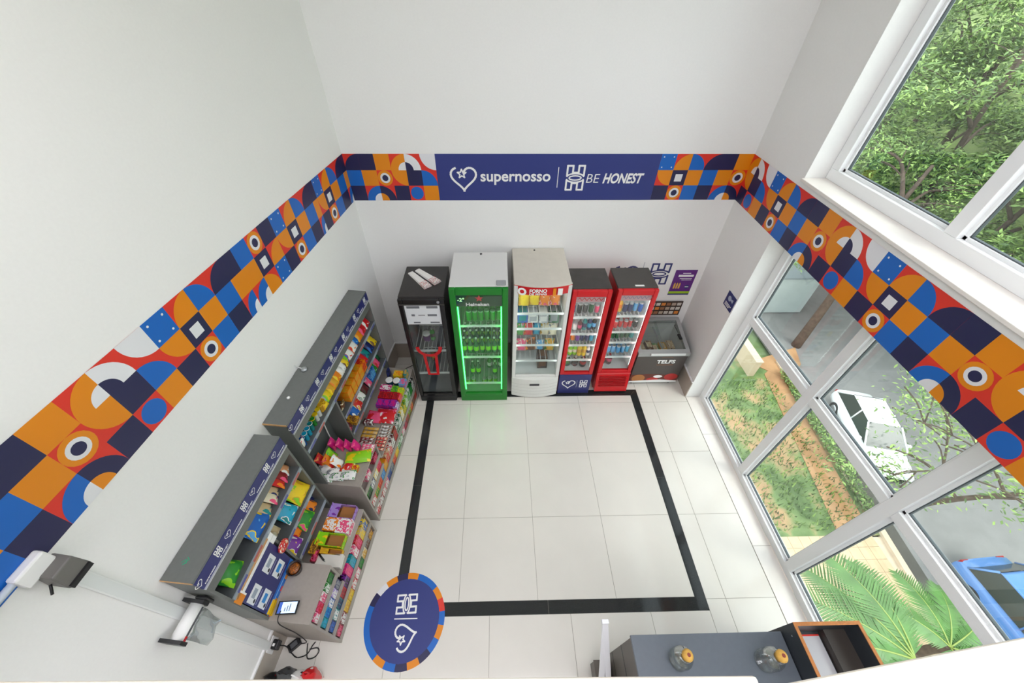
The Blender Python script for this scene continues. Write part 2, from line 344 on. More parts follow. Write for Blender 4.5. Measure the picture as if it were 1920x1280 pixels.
def on(b, x, z): return (x, -.0045, z-Z0)
flat('heart_logo', heart_mark(.30), [WHITE], bn, on(bn, .845, 2.955))
text('lettering', 'supernosso', WHITE, .79, None, bn, on(bn, 1.43, 2.935), EY, .02)
bx('divider_line', (1.905, 1.913, -.006, -.003, .15, .38), WHITE, bn)
flat('letter_logo', h_mark(.19, .27), [WHITE], bn, on(bn, 2.105, 2.95))
text('lettering', 'BE', WHITE, .15, None, bn, on(bn, 2.31, 2.945), EY, -.006, .12)
text('lettering', 'HONEST', WHITE, .46, .115, bn, on(bn, 2.655, 2.945), EY, .03, .22)
# logos and notices lower on the walls
lg = tag(flat('wall_logo', h_mark(.25, .33, .10), [NAVY], None, (3.445, YB-.003, 1.625), EY), 'navy outlined letter logo on the wall above the chest freezer', 'logo')
lg2 = tag(flat('wall_logo', heart_mark(.36), [NAVY], None, (2.97, YB-.003, 1.62), EY), 'navy heart outline logo on the wall behind the red door fridge', 'logo')
bx('divider_line', (.225, .228, -.001, .002, -.2, .2), NAVY, None).parent = lg2; bpy.data.objects['divider_line.001'].rotation_euler = (-PI/2, 0, 0)
ps = tag(MB().box(-.15, .15, -.004, 0, -.213, .213).obj('wall_poster', mat('poster_purple', '5F1F7E', .4), loc=(3.815, YB-.001, 1.478)), 'purple poster with lime strip on the wall above the chest freezer', 'poster')
bx('lime_strip', (-.15, .15, -.005, -.004, -.19, -.15), mat('lime_print', '9CC21E', .4), ps); bx('foot_strip', (-.15, .15, -.005, -.004, -.213, -.19), NAVY, ps)
for x0, x1, z0_, z1_ in ((-.09, .12, .1, .135), (-.04, .07, .155, .165), (-.06, .11, .065, .075), (-.03, .11, .045, .053)): bx('text_line', (x0, x1, -.005, -.004, z0_, z1_), WHITE, ps)
flat('bottle_print', [([(x-.012, -.1), (x+.012, -.1), (x+.012, -.03), (x+.005, .0), (x-.005, .0), (x-.012, -.03)], 0, 0) for x in (-.1, -.065, -.03)], [mat('gold_print', 'D9A84A', .4)], ps, (0, -.005, 0), EY)
flat('round_print', [(arc(.08, -.07, .035, 0, 2*PI, 12)[:-1], 0, 0)], [NAVY], ps, (0, -.005, 0), EY); bx('text_line', (.055, .105, -.0062, -.005, -.075, -.065), WHITE, ps)
sg = tag(MB().box(-.095, .095, -.006, 0, -.1, .1).obj('wall_sign', NAVY, loc=rw(-.001, .2, 1.75), rot=(0, 0, AR-PI/2)), 'small navy square sign on the pier beside the tall window', 'sign')
flat('pictogram', [(arc(-.02, .02, .035, 0, 2*PI, 14)[:-1], 0, 0), ([(-.02, .02), (.06, .05), (.06, .0)], 0, 0)], [mat('pale_print', 'AEB6C8', .4)], sg, (0, -.0065, .01), EY)
for k in range(3): bx('text_line', (-.07, .07-.02*k, -.0068, -.006, -.045-.018*k, -.037-.018*k), WHITE, sg)
# round floor sticker
rs = thing('floor_sticker', 'round navy floor sticker with white logos and patchwork rim', 'sticker', (.28, -.0, 0)); rs.location = (.28, -2.53, .0012)
o = flat('disc', [(arc(0, 0, .335, 0, 2*PI, 48)[:-1], 0, 0)], [NAVYB], rs, (0, 0, .0006), EUP)
rim = 'B B N W O N O B B O R B O B N O N B O B B'.split(); n = len(rim); po = []
for i, c in enumerate(rim):
    a0, a1 = PI/2-2*PI*i/n+.3+PI/2, PI/2-2*PI*(i+1)/n+.3+PI/2
    po.append((arc(0, 0, .39, a0, a1, 4)+arc(0, 0, .33, a1, a0, 4), 'BONRW'.index(c), 0))
flat('patchwork_rim', po, [F_[k] for k in 'BONRW'], rs, (0, 0, 0), EUP)
flat('letter_logo', h_mark(.15, .19), [WHITE], rs, (.0, .12, .0012), (0, 0, -PI/2+.04)); flat('heart_logo', heart_mark(.22), [WHITE], rs, (.02, -.14, .0012), (0, 0, PI/2+.3))
flat('divider_line', [(ribbon([(-.1, 0), (.12, 0)], .008)[0], 0, 0)], [WHITE], rs, (0, 0, .0012), EUP)

# ------------------------------------------------------------------ goods
GM = {}
def bag_mesh(w, h, t, m, n=8):          # upright pillow bag with crimped ends, standing on z=0, facing +x
    key = ('bag', w, h, t, m.name)
    if key in GM: return GM[key]
    b = MB(); rnd = random.Random(hash((w, h, t)) % 999); ny, nz = n, n+2; vs = []
    for side in (1, -1):
        for j in range(nz+1):
            v = j/nz
            for i in range(ny+1):
                u = i/ny; k = (max(0, 1-abs(2*v-1)**3.2)*max(0, 1-abs(2*u-1)**2.6))**.6
                pinch = 1-.07*math.sin(PI*v)
                vs.append((side*t/2*k*(1+.18*(rnd.random()-.5))+ (.004*math.sin(i*2.1) if j in (0, nz) else 0), (u-.5)*w*pinch, v*h))
    fs = []; N = (ny+1)*(nz+1)
    for sdx in (0, 1):
        for j in range(nz):
            for i in range(ny):
                a = sdx*N+j*(ny+1)+i; q = (a, a+1, a+ny+2, a+ny+1); fs.append(q if sdx == 0 else q[::-1])
    b.add(vs, fs, 0, True); GM[key] = b.mesh('bag', m); return GM[key]
def carton_mesh(w, d, h, m, m2=None, openf=0):   # carton; m2 = inner card / side colour; openf: cut-away display tray
    key = ('carton', w, d, h, m.name, m2 and m2.name, openf)
    if key in GM: return GM[key]
    b = MB()
    if openf:
        t = .006
        b.box(-d/2, d/2, -w/2, w/2, 0, t, 1); b.box(-d/2, -d/2+t, -w/2, w/2, t, h); b.box(d/2-t, d/2, -w/2, w/2, t, h*.55)
        b.box(-d/2+t, d/2-t, -w/2, -w/2+t, t, h*.75); b.box(-d/2+t, d/2-t, w/2-t, w/2, t, h*.75); b.box(-d/2+t, -d/2+d*.36, -w/2, w/2, h*.75, h*.8)
        b.box(-d/2+d*.36, d/2-t, -w/2+t, w/2-t, t, h*.35, 1)
    else:
        b.box(-d/2, d/2, -w/2, w/2, 0, h); e = .0008
        b.add([(d/2+e, -w*.36, h*.2), (d/2+e, w*.36, h*.2), (d/2+e, w*.36, h*.8), (d/2+e, -w*.36, h*.8)], [(0, 1, 2, 3)], 1)
        b.add([(-d*.3, -w*.36, h+e), (d*.3, -w*.36, h+e), (d*.3, w*.36, h+e), (-d*.3, w*.36, h+e)], [(0, 1, 2, 3)], 1)
    GM[key] = b.mesh('carton', [m, m2 or m]); return GM[key]
def bar_mesh(w, d, h, m):                # flow-wrapped bar lying along x
    key = ('bar', w, d, h, m.name)
    if key in GM: return GM[key]
    b = MB(); pr = [(-.5, .1), (-.4, .8), (-.2, 1), (.2, 1), (.4, .8), (.5, .1)]; n = 8; vs = []
    for x, k in pr:
        for i in range(n): a = 2*PI*i/n; vs.append((x*d, math.cos(a)*w/2*(1 if k < .2 else .92), h/2+math.sin(a)*h/2*max(k, .12)))
    fs = [(j*n+i, j*n+(i+1) % n, (j+1)*n+(i+1) % n, (j+1)*n+i) for j in range(len(pr)-1) for i in range(n)]+[tuple(range(n))[::-1], tuple(range((len(pr)-1)*n, len(pr)*n))]
    b.add(vs, fs, 0, True); GM[key] = b.mesh('bar', m); return GM[key]
def round_mesh(kind, r, h, m, m2, m3):
    key = (kind, r, h, m.name, m2.name, m3.name)
    if key in GM: return GM[key]
    if kind == 'can': pr = [(r*.82, 0), (r, .012), (r, h-.016), (r*.84, h-.004), (r*.84, h), (r*.76, h-.004)]; ms = [1, 0, 1, 1, 1]
    elif kind == 'bottle': pr = [(r*.92, 0), (r, .01), (r, h*.2), (r, h*.48), (r, h*.58), (r*.45, h*.76), (r*.36, h*.94), (r*.42, h*.94), (r*.42, h)]; ms = [0, 0, 1, 0, 0, 0, 2, 2]
    elif kind == 'pet': pr = [(r*.85, 0), (r, .02), (r*.94, h*.3), (r*.97, h*.32), (r*.97, h*.62), (r, h*.66), (r*.75, h*.8), (r*.36, h*.9), (r*.36, h*.93), (r*.42, h*.93), (r*.42, h)]; ms = [0, 0, 0, 1, 0, 0, 0, 0, 2, 2]
    elif kind == 'cup': pr = [(r*.75, 0), (r*.8, .004), (r*.98, h*.93), (r*1.06, h*.94), (r*1.06, h), (r*.95, h), (r*.9, h*.97)]; ms = [0, 0, 1, 1, 1, 2]
    elif kind == 'tub': pr = [(r, 0), (r, h*.8), (r*1.05, h*.8), (r*1.05, h), (r*.9, h)]; ms = [0, 1, 1, 1]
    GM[key] = MB().lathe(pr, 12, ms=ms).mesh(kind, [m, m2, m3]); return GM[key]
GOODS = []
def good(name, me, label, cat, loc, rot=(0, 0, 0), group=None, sc=1):
    o = link(name, me, None, loc, rot); GOODS.append(o)
    if sc != 1: o.scale = (sc, sc, sc)
    return tag(o, label, cat, group)
def pl(c, sc=3.0):                        # 'red+white+gold' -> packaging material
    p = c.split('+'); return pack(p[0], p[1] if len(p) > 1 else p[0], p[2] if len(p) > 2 else None, sc)
def words(c): return ' and '.join(x.replace('_', ' ') for x in c.split('+')[:2])

# ------------------------------------------------------------------ fridges (local: x across, y into the depth, z up; front at y=0)
METALW = mat('shelf_white', 'E6EAEA', .35)
def led(name, colr, st): return mat(name, 'FFFFFF', emit=colr, estr=st)
LEDW = led('led_white', 'F4FFFB', 8.0); LEDG = led('led_green', '20FF50', 8.0)
def fridge(name, label, x0, x1, y0, y1, h, body, top, door, liner, base, fr, ztop, zs, ledm=None, frame_t=.045, depth_lip=.0):
    t = thing(name, label, 'fridge', ((x0+x1)/2, y0, 0)); W2 = (x1-x0)/2; D = y1-y0; k = .03
    b = MB()
    b.box(-W2, -W2+k, 0, D, base, h-k); b.box(W2-k, W2, 0, D, base, h-k); b.box(-W2+k, W2-k, D-k, D, base, h-k); b.box(-W2, W2, 0, D, 0, base)
    b.obj('body', body, t, bevel=.006); bx('top_panel', (-W2, W2, 0, D, h-k, h), top, t, bevel=.008)
    b = MB(); e = .004; i0, i1 = -W2+k, W2-k
    b.box(i0, i0+e, .02, D-k, base, ztop); b.box(i1-e, i1, .02, D-k, base, ztop); b.box(i0+e, i1-e, D-k-e, D-k, base, ztop); b.box(i0+e, i1-e, .02, D-k-e, base, base+e); b.box(i0+e, i1-e, .02, D-k-e, ztop, ztop+.05)
    b.obj('liner', liner, t)
    d = MB(); f0 = -.045
    d.box(-W2, -W2+fr, f0, 0, base, h-.01); d.box(W2-fr, W2, f0, 0, base, h-.01); d.box(-W2+fr, W2-fr, f0, 0, base, base+fr*.9); d.box(-W2+fr, W2-fr, f0, 0, ztop, h-.01)
    dr = d.obj('door', door, t, bevel=.008); bx('glass', (-W2+fr, W2-fr, -.028, -.02, base+fr*.9, ztop), FGLASS, dr)
    for z in zs:
        q = MB(); q.box(i0+e, i1-e, .045, .06, z-.03, z); q.box(i0+e, i1-e, D-.09, D-.08, z-.01, z)
        n = 9
        for j in range(n): x = i0+.02+(i1-i0-.04)*j/(n-1); q.box(x-.003, x+.003, .062, D-.08, z-.006, z-.001)
        q.obj('shelf', METALW, t)
    if ledm:
        ins = fr-k-e-.014 if ledm is LEDW else fr-k-e+.004
        for sx in (i0+e+ins, i1-e-ins-.012): bx('led_strip', (sx, sx+.012, -.012, .0, base+.12, ztop-(.05 if ledm is LEDW else .2)), ledm, t)
        bx('led_strip', (i0+.05, i1-.05, .005, .03, ztop-.012, ztop-.002), ledm, t)
    return t
def row(fr_label, t, z, items, y, hw, cat_group):      # items: (kind, colours, r, h); spread across the shelf
    n = len(items)
    for i, it in enumerate(items):
        if it is None: continue
        kind, c, r, h = it[:4]; x = -hw+2*hw*(i+.5)/n; p = c.split('+')
        cc = [p[0], p[1] if len(p) > 1 else p[0], p[2] if len(p) > 2 else 'white']
        loc = (t.location.x+x, t.location.y+y+random.uniform(-.012, .012), z+.001)
        nm = dict(can='drink_can', bottle='glass_bottle', pet='soft_drink_bottle', tub='food_tub', bag='frozen_food_bag', carton='food_carton')[kind]; nice = nm.replace('_', ' ')
        if kind in ('can', 'bottle', 'pet', 'tub'):
            m = [mat('goods_'+q, P[q], .25, .3 if kind == 'can' else 0) for q in cc]; me = round_mesh(kind, r, h, m[0], mat('can_end', 'C8CCCE', .3, .8) if kind == 'can' else m[1], m[2]); rot = (0, 0, random.random()*6)
        elif kind == 'bag': me = bag_mesh(r, h, .09, pl(c)); rot = (0, random.uniform(-.12, .05), -PI/2+random.uniform(-.15, .15))
        else: me = carton_mesh(r, .2, h, pl(c), mat('goods_'+cc[1], P[cc[1]], .25)); rot = (0, 0, -PI/2)
        good(nm, me, '%s %s %s' % (words(c), nice, fr_label), nice.split()[-1], loc, rot, cat_group)['ref'] = 'window'

fb = fridge('black_fridge', 'slim black fridge with nearly empty shelves and a red emblem on its door', .07, .60, .11, .73, 1.93, FBLACK, FBLACK, FDOORB, LINERD, .13, .055, 1.84, (1.0, .55))
bx('notice_sheet', (-.205, .205, -.0305, -.0285, 1.53, 1.835), mat('notice_paper', 'DCDFE2', .5), fb)
for k, (x0, x1, z0_, z1_) in enumerate(((-.18, -.03, 1.78, 1.815), (.05, .18, 1.78, 1.815), (-.14, -.1, 1.66, 1.69), (-.06, .02, 1.67, 1.68), (.05, .16, 1.66, 1.69), (-.13, -.05, 1.55, 1.57), (.07, .18, 1.55, 1.57))): bx('notice_print', (x0, x1, -.0315, -.0305, z0_, z1_), mat('grey_print', '6E7076', .5), fb)
RB = MATS['fridge_red']; q = ribbon([(.145*math.cos(a), .145*math.sin(a)*1.0) for a in [PI+PI*i/12 for i in range(13)]], .045)+ribbon([(-.075, -.14), (-.06, -.52), (.06, -.52), (.075, -.14)], .038)
flat('goblet_emblem', [(p, 0, 0) for p in q], [RB], fb, (-.01, -.0285, 1.12), EY)
bx('door_trim', (-.265, .265, -.05, -.044, 1.84, 1.86), mat('dark_trim', '3A3836', .4), fb)
MB().lathe([(.012, 0), (.018, .004), (.018, .012)], 10).obj('door_knob', STEEL, fb, (.2, -.046, 1.89), (PI/2, 0, 0)); bx('base_panel', (-.262, .262, -.05, 0, .01, .13), BLACKP, fb, bevel=.015)
row('alone inside the slim black fridge', fb, .55, [None, ('bottle', 'brown+gold', .035, .26), None, None], .3, .2, 'bottles in the slim black fridge')
row('alone inside the slim black fridge', fb, 1.0, [None, ('tub', 'purple+white', .05, .12), ('pet', 'green+black', .035, .2), None, None], .25, .2, 'bottles in the slim black fridge')

fg = fridge('green_fridge', 'green fridge lit by green strips and filled with beer bottles', .667, 1.337, .105, .81, 2.08, mat('fridge_side_white', 'D6D8D6', .4), FWHITE, FGREEN, LINERG, .12, .07, 1.98, (1.44, .87, .32), LEDG)
hd = bx('header_panel', (-.262, .262, -.018, .02, 1.80, 1.975), mat('header_green', '0A4A22', .3), fg)
text('lettering', 'Heineken', WHITE, .27, .048, fg, (-.02, -.019, 1.83), EY, .03)
st = [((.05 if k % 2 == 0 else .022)*math.sin(PI*k/5), (.05 if k % 2 == 0 else .022)*math.cos(PI*k/5)) for k in range(10)]
flat('red_star', [(st, 0, 0)], [mat('star_red', 'E0303A', .4)], fg, (-.0, -.019, 1.915), EY); text('lettering', '-2°', mat('pale_led', 'B8F5B0', .4, emit='B8F5B0', estr=.8), .08, None, fg, (-.21, -.019, 1.9), EY, .02)
bx('base_panel', (-.335, .335, -.04, 0, .005, .12), FGREEN, fg, bevel=.006); bx('hinge_cap', (.2, .31, .0, .09, 2.08, 2.1), mat('cap_grey', '9EA0A2', .5), fg, bevel=.01); MB().lathe([(.015, 0), (.015, .008)], 10).obj('vent_plug', BLACKP, fg, (.01, .66, 2.08))
for yy in (.16, .3): row('on the green fridge top shelf%s' % (' rear' if yy > .2 else ' front'), fg, 1.44, [None]+[('can', 'green+white', .034, .16)]*6, yy, .26, 'cans in the green fridge')
for yy in (.14, .28, .42): row('on the green fridge middle shelf%s' % {.14: ' front', .28: ' centre', .42: ' rear'}[yy], fg, .87, [('bottle', 'dark_green+lime+white', .034, .27)]*7, yy, .28, 'bottles in the green fridge')
row('on the low shelf of the green fridge', fg, .32, [None, ('bottle', 'dark_green+lime+white', .034, .27), ('bottle', 'dark_green+lime+white', .034, .27), None, None, ('bottle', 'dark_green+lime+white', .034, .27), None], .22, .28, 'bottles in the green fridge')
row('on the low shelf of the green fridge', fg, .32, [None, None, None, None, ('bottle', 'green+white+silver', .034, .24), ('bottle', 'green+white+silver', .034, .24), ('bottle', 'green+white+silver', .034, .24)], .36, .28, 'bottles in the green fridge')
row('on the floor of the green fridge', fg, .125, [('can', 'lime+white', .033, .12)]*2+[None]+[('can', 'lime+white', .033, .12)]*3+[None], .2, .28, 'cans on the green fridge floor')

fw = fridge('white_freezer', 'tall white freezer with curved front and red bread sign', 1.405, 2.075, .20, .955, 2.05, FCREAM, FCREAM, FWHITE, LINER, .42, .05, 1.93, (1.55, 1.29, .99, .68), LEDW)
def bow(z0_, z1_, m, name, par, yf=-.045, d=.055, hw=.335):
    n = 14; front = [(-hw+2*hw*i/n, yf-d*(1-(2*i/n-1)**2)) for i in range(n+1)]
    return MB().prism(front+[(hw, 0), (-hw, 0)], z0_, z1_, 0).obj(name, m, par, bevel=.004)
bow(.02, .42, mat('bow_white', 'E0E0DB', .35), 'curved_base', fw)
for k in range(4): bow(.09+.07*k, .098+.07*k, mat('groove_grey', 'BEBEB8', .5), 'base_groove', fw, -.046, .0555)
bow(1.93, 2.045, FRED, 'curved_sign', fw, -.03, .06); bow(2.045, 2.06, FCREAM, 'sign_cap', fw, -.03, .065)
bx('badge', (-.08, .06, -.109, -.1, .3, .335), mat('badge_dark', '3A3C40', .4), fw)
text('lettering', 'FORNO', WHITE, .2, .05, fw, (-.06, -.0915, 2.0), EY, .03); text('lettering', 'DE MINAS', WHITE, .2, .028, fw, (-.06, -.0915, 1.955), EY, .02)
flat('round_logo', [(arc(0, 0, .052, 0, 2*PI, 18)[:-1], 0, 0), (arc(0, 0, .026, 0, 2*PI, 14)[:-1], 1, 1)], [WHITE, FRED], fw, (-.245, -.078, 1.985), (PI/2, 0, -.26)); flat('sign_stripe', [([(.11, -.045), (.145, -.045), (.145, .05), (.11, .05)], 0, 0), ([(.165, -.045), (.22, -.045), (.22, .05), (.165, .05)], 1, 0)], [F_['O'], WHITE], fw, (0, -.0925, 1.985), EY)
MB().lathe([(.012, 0), (.012, .006)], 10).obj('vent_plug', BLACKP, fw, (-.05, .7, 2.05)); bx('handle', (.27, .285, -.085, -.045, 1.0, 1.35), STEEL, fw, bevel=.005)
G_ = 'packs in the tall white freezer'
row('at the top of the white freezer', fw, 1.55, [('bag', 'yellow+gold', .14, .2)]*2+[('bag', 'orange+white+pink', .14, .22)]*2, .2, .26, G_); row('behind on the top white freezer shelf', fw, 1.55, [('bag', 'yellow+white', .14, .24)]*2+[('bag', 'orange+white', .14, .26)]*2, .36, .26, G_)
row('on the second shelf of the white freezer', fw, 1.29, [('carton', 'blue+teal', .13, .15), ('carton', 'white+silver', .13, .13), ('carton', 'silver+white', .12, .14), ('carton', 'dark_green+grey', .13, .17)], .25, .27, G_)
row('on the third shelf of the white freezer', fw, .99, [('bag', 'green+pink', .13, .22), ('bag', 'red+orange', .13, .23), ('bag', 'cyan+blue', .1, .22), ('bag', 'cream+gold', .13, .22), ('bag', 'cream+grey', .13, .24)], .25, .28, G_)
row('on the fourth shelf of the white freezer', fw, .68, [('bag', 'pink+cream', .15, .22), ('bag', 'brown+orange', .15, .23), ('bag', 'light_blue+white', .12, .18), ('bag', 'gold+green', .14, .22)], .25, .27, G_)
row('standing on the white freezer floor', fw, .43, [None, None, None, ('carton', 'dark_brown+brown', .14, .22), None], .22, .27, G_)

fr1 = fridge('red_fridge', 'slim red door fridge with a navy logo panel at its foot', 2.10, 2.57, .235, .655, 1.94, mat('fridge_side_red', 'A80E18', .35), FTOP, FRED, LINER, .42, .055, 1.84, (1.45, 1.155, .945, .65), LEDW)
pn = bx('logo_panel', (-.235, .235, -.05, 0, .0, .42), NAVY, fr1, bevel=.006)
flat('heart_logo', heart_mark(.2), [WHITE], pn, (-.09, -.051, .22), EY); flat('letter_logo', h_mark(.1, .15), [WHITE], pn, (.13, -.051, .22), EY); bx('divider_line', (.03, .034, -.0515, -.05, .14, .3), mat('pale_print', 'AEB6C8', .4), pn)
bx('header_strip', (-.175, .175, -.019, .0, 1.745, 1.835), mat('strip_pink', 'D9A8AE', .5), fr1)
flat('strip_print', [(p, 0, 0) for p in ribbon([(-.15+.012*i, .02*math.sin(i*1.3)) for i in range(26)], .008)], [FRED], fr1, (0, -.02, 1.79), EY)
G_ = 'drinks in the red fridge with the navy panel'
F1 = 'of red fridge with navy panel'
row('on top shelf '+F1, fr1, 1.45, [('can', 'blue+white', .03, .14), ('can', 'black+silver', .03, .16), ('can', 'dark_grey+red', .03, .15), ('can', 'dark_green+lime', .03, .16), ('can', 'pink+white', .03, .13)], .14, .19, G_)
row('on second shelf '+F1, fr1, 1.155, [('can', 'white+blue', .03, .12), ('can', 'white+blue', .03, .12), ('bottle', 'maroon+pink', .03, .2), ('bottle', 'teal+navy', .03, .24), ('bottle', 'navy+cyan', .03, .25), ('bottle', 'black+light_blue', .03, .24)], .14, .19, G_)
row('on third shelf '+F1, fr1, .945, [('can', 'orange+white', .03, .13)]*2+[('can', 'purple+white', .03, .13), ('can', 'navy+white', .03, .13), ('can', 'navy+white', .03, .13), ('can', 'cyan+white', .03, .13)], .14, .19, G_)
row('on fourth shelf '+F1, fr1, .65, [('pet', 'lime+cream+green', .032, .19)]*3+[('pet', 'yellow+gold+green', .034, .22)]*2+[('pet', 'white+navy', .03, .17)], .14, .19, G_)
row('on floor '+F1, fr1, .43, [('pet', 'dark_green+green', .045, .185), ('pet', 'maroon+dark_brown', .045, .18), ('pet', 'black+red+red', .05, .185)], .14, .17, G_)
fr2 = fridge('red_fridge', 'slim red door fridge with a slanted red grille at its foot', 2.655, 3.145, .285, .705, 1.91, MATS['fridge_side_red'], mat('fridge_top_plain', '45423F', .5, var=.06, scale=9), FRED, LINER, .40, .055, 1.82, (1.42, 1.14, .94, .65), LEDW)
b = MB(); b.hexa([(-.245, -.10, .03), (.245, -.10, .03), (.245, 0, .03), (-.245, 0, .03)], [(-.245, -.045, .40), (.245, -.045, .40), (.245, 0, .40), (-.245, 0, .40)]); gr = b.obj('grille', FRED, fr2, bevel=.006)
for k in range(7):
    z = .14+.03*k; y = -.10+.055*(z-.03)/.37
    bx('grille_slat', (-.2, .2, y-.012, y+.01, z, z+.012), mat('slat_red', '9E0C14', .35), gr)
bx('grille_lip', (-.245, .245, -.06, -.045, .385, .40), mat('lip_red', 'D8444A', .3), gr)
bx('header_strip', (-.185, .185, -.019, .0, 1.725, 1.815), MATS['strip_pink'], fr2); flat('strip_print', [(p, 0, 0) for p in ribbon([(-.16+.012*i, .02*math.sin(i*1.5)) for i in range(27)], .008)], [mat('grey_violet', '8A7E96', .5)], fr2, (0, -.02, 1.77), EY)
bx('paper_tag', (-.03, .08, .02, .05, 1.91, 1.912), WHITE, fr2)
G_ = 'drinks in the red fridge with the grille'; F1 = 'of red fridge with grille'
row('on top shelf '+F1, fr2, 1.42, [('pet', 'gold+orange+gold', .032, .2)]*2+[('can', 'navy+silver', .03, .15), ('can', 'navy+silver', .03, .15), ('can', 'light_blue+white', .03, .15), ('can', 'blue+white', .03, .15)], .14, .2, G_)
for yy in (.14, .24): row('on second shelf '+F1+(' rear' if yy > .2 else ''), fr2, 1.14, [('can', 'red+white', .03, .13)]*5+[('can', 'black+red', .03, .13)], yy, .2, G_)
row('on third shelf '+F1, fr2, .94, [('can', 'yellow+red', .03, .13)]+[('can', 'dark_green+white', .03, .13)]*4+[('can', 'teal+white', .03, .13)], .14, .2, G_)
for yy in (.14, .23): row('on fourth shelf '+F1+(' rear' if yy > .2 else ''), fr2, .65, [('pet', 'teal+white', .03, .19)]+[('can', 'light_blue+navy', .03, .14)]*4+[('can', 'cyan+white', .03, .14)], yy, .2, G_)
row('on floor '+F1, fr2, .41, [('pet', 'black+red+red', .05, .19), ('pet', 'maroon+pink+red', .045, .195), None, None], .14, .2, G_)

# chest freezer
cf = thing('chest_freezer', 'low brown chest freezer with sliding glass lid beside the window wall', 'freezer', (3.575, .325, 0)); hw = .368; DK = mat('freezer_brown', '4A4340', .4)
b = MB(); b.box(-hw, hw, 0, .02, .06, .70); b.box(-hw, -hw+.02, .02, .58, .06, .70); b.box(hw-.02, hw, .02, .58, .06, .70); b.box(-hw, hw, .58, .60, .06, .82); b.box(-hw+.02, hw-.02, .02, .58, .06, .09)
b.obj('body', DK, cf, bevel=.008); bx('inner_tub', (-hw+.02, hw-.02, .02, .58, .09, .30), mat('tub_white', 'D4D8D6', .4), cf)
b = MB(); WL = MATS['tub_white']
for q_b in ((-hw+.02, -hw+.024, .024, .576, .30, .70), (hw-.024, hw-.02, .024, .576, .30, .70), (-hw+.024, hw-.024, .576, .58, .30, .80), (-hw+.024, hw-.024, .02, .024, .30, .69)): b.box(*q_b)
b.obj('inner_liner', WL, cf)
FG = mat('freezer_grey', '9EA19F', .4); b = MB()
def sz(y): return .72+.13*y/.6
for y0_, y1_, xa, xb in ((-.02, .05, -hw-.005, hw+.005), (.55, .6, -hw-.005, hw+.005)): b.hexa([(xa, y0_, sz(y0_)-.05), (xb, y0_, sz(y0_)-.05), (xb, y1_, sz(y1_)-.05), (xa, y1_, sz(y1_)-.05)], [(xa, y0_, sz(y0_)+.01), (xb, y0_, sz(y0_)+.01), (xb, y1_, sz(y1_)+.01), (xa, y1_, sz(y1_)+.01)])
for xa, xb in ((-hw-.005, -hw+.05), (hw-.05, hw+.005)): b.hexa([(xa, .05, sz(.05)-.05), (xb, .05, sz(.05)-.05), (xb, .55, sz(.55)-.05), (xa, .55, sz(.55)-.05)], [(xa, .05, sz(.05)+.01), (xb, .05, sz(.05)+.01), (xb, .55, sz(.55)+.01), (xa, .55, sz(.55)+.01)])
b.obj('lid_frame', FG, cf); bx('front_handle', (-.2, .3, -.035, -.02, .69, .73), mat('handle_white', 'DADCDA', .4), cf, bevel=.005)
for x0_, x1_, dz in ((-hw+.05, .02, -.01), (-.02, hw-.05, 0)):
    b = MB(); b.hexa([(x0_, .05, sz(.05)-.008+dz), (x1_, .05, sz(.05)-.008+dz), (x1_, .55, sz(.55)-.008+dz), (x0_, .55, sz(.55)-.008+dz)], [(x0_, .05, sz(.05)+dz), (x1_, .05, sz(.05)+dz), (x1_, .55, sz(.55)+dz), (x0_, .55, sz(.55)+dz)]); b.obj('glass_lid', FGLASS, cf)
bx('lid_mullion', (-.008, .008, .05, .55, .71, .72), FG, cf); bx('lid_pull', (hw-.1, hw-.06, .2, .3, .78, .8), BLACKP, cf)
text('lettering', 'TELFS', WHITE, .27, .075, cf, (.08, -.001, .53), EY, .03)
bx('tagline', (-.04, .2, -.0015, 0, .455, .467), mat('caramel_print', '8C5A3A', .5), cf); flat('arc_print', [(p, 0, 0) for p in ribbon(arc(.08, .57, .12, .8, PI-.8, 8, .06), .006)], [MATS['caramel_print']], cf, (0, -.001, 0), EY)
fp = [(arc(-.24, .16, .1, 0, 2*PI, 20, .085)[:-1], 0, 1), (arc(-.02, .13, .09, 0, 2*PI, 16, .05)[:-1], 1, 2), (arc(.05, .2, .07, 0, 2*PI, 16, .03)[:-1], 2, 3), (arc(.25, .19, .1, 0, 2*PI, 18, .075)[:-1], 1, 2), ([(-hw, .065), (hw, .065), (hw, .1), (.1, .13), (-hw, .1)], 2, 4), ([(-hw, .065), (hw, .065), (hw, .22), (-.1, .26), (-hw, .24)], 3, 0)]
flat('cookie_print', fp, [mat('cookie_brown', 'B07038', .5), mat('jam_red', 'B8201E', .4), WHITE, mat('wash_brown', '6A2E22', .5)], cf, (0, -.001, 0), EY)
for x in (-.3, .28):
    for y in (.05, .52): MB().lathe([(.02, 0), (.022, .055)], 10).obj('caster', BLACKP, cf, (x, y, .004))
for i in range(12):
    x, y = -.28+.11*(i % 6), .16+.2*(i//6); c = ('brown+beige', 'beige+brown', 'gold+brown', 'green+beige')[(i*7) % 4 if i not in (0, 6) else 3]
    good('ice_cream_pack', carton_mesh(.095, .17, .16+.03*(i % 3), pl(c), pl('beige+cream')), '%s pack standing inside the chest freezer' % words(c), 'pack', (3.575+x, .325+y, .301), (0, 0, PI/2), 'packs in the chest freezer')['ref'] = 'window'
mb_ = thing('menu_board', 'black menu board with three rows of pictures behind the chest freezer', 'board', (3.61, .935, .90)); bx('panel', (-.32, .32, 0, .012, 0, .255), mat('board_brown', '33221C', .5), mb_)
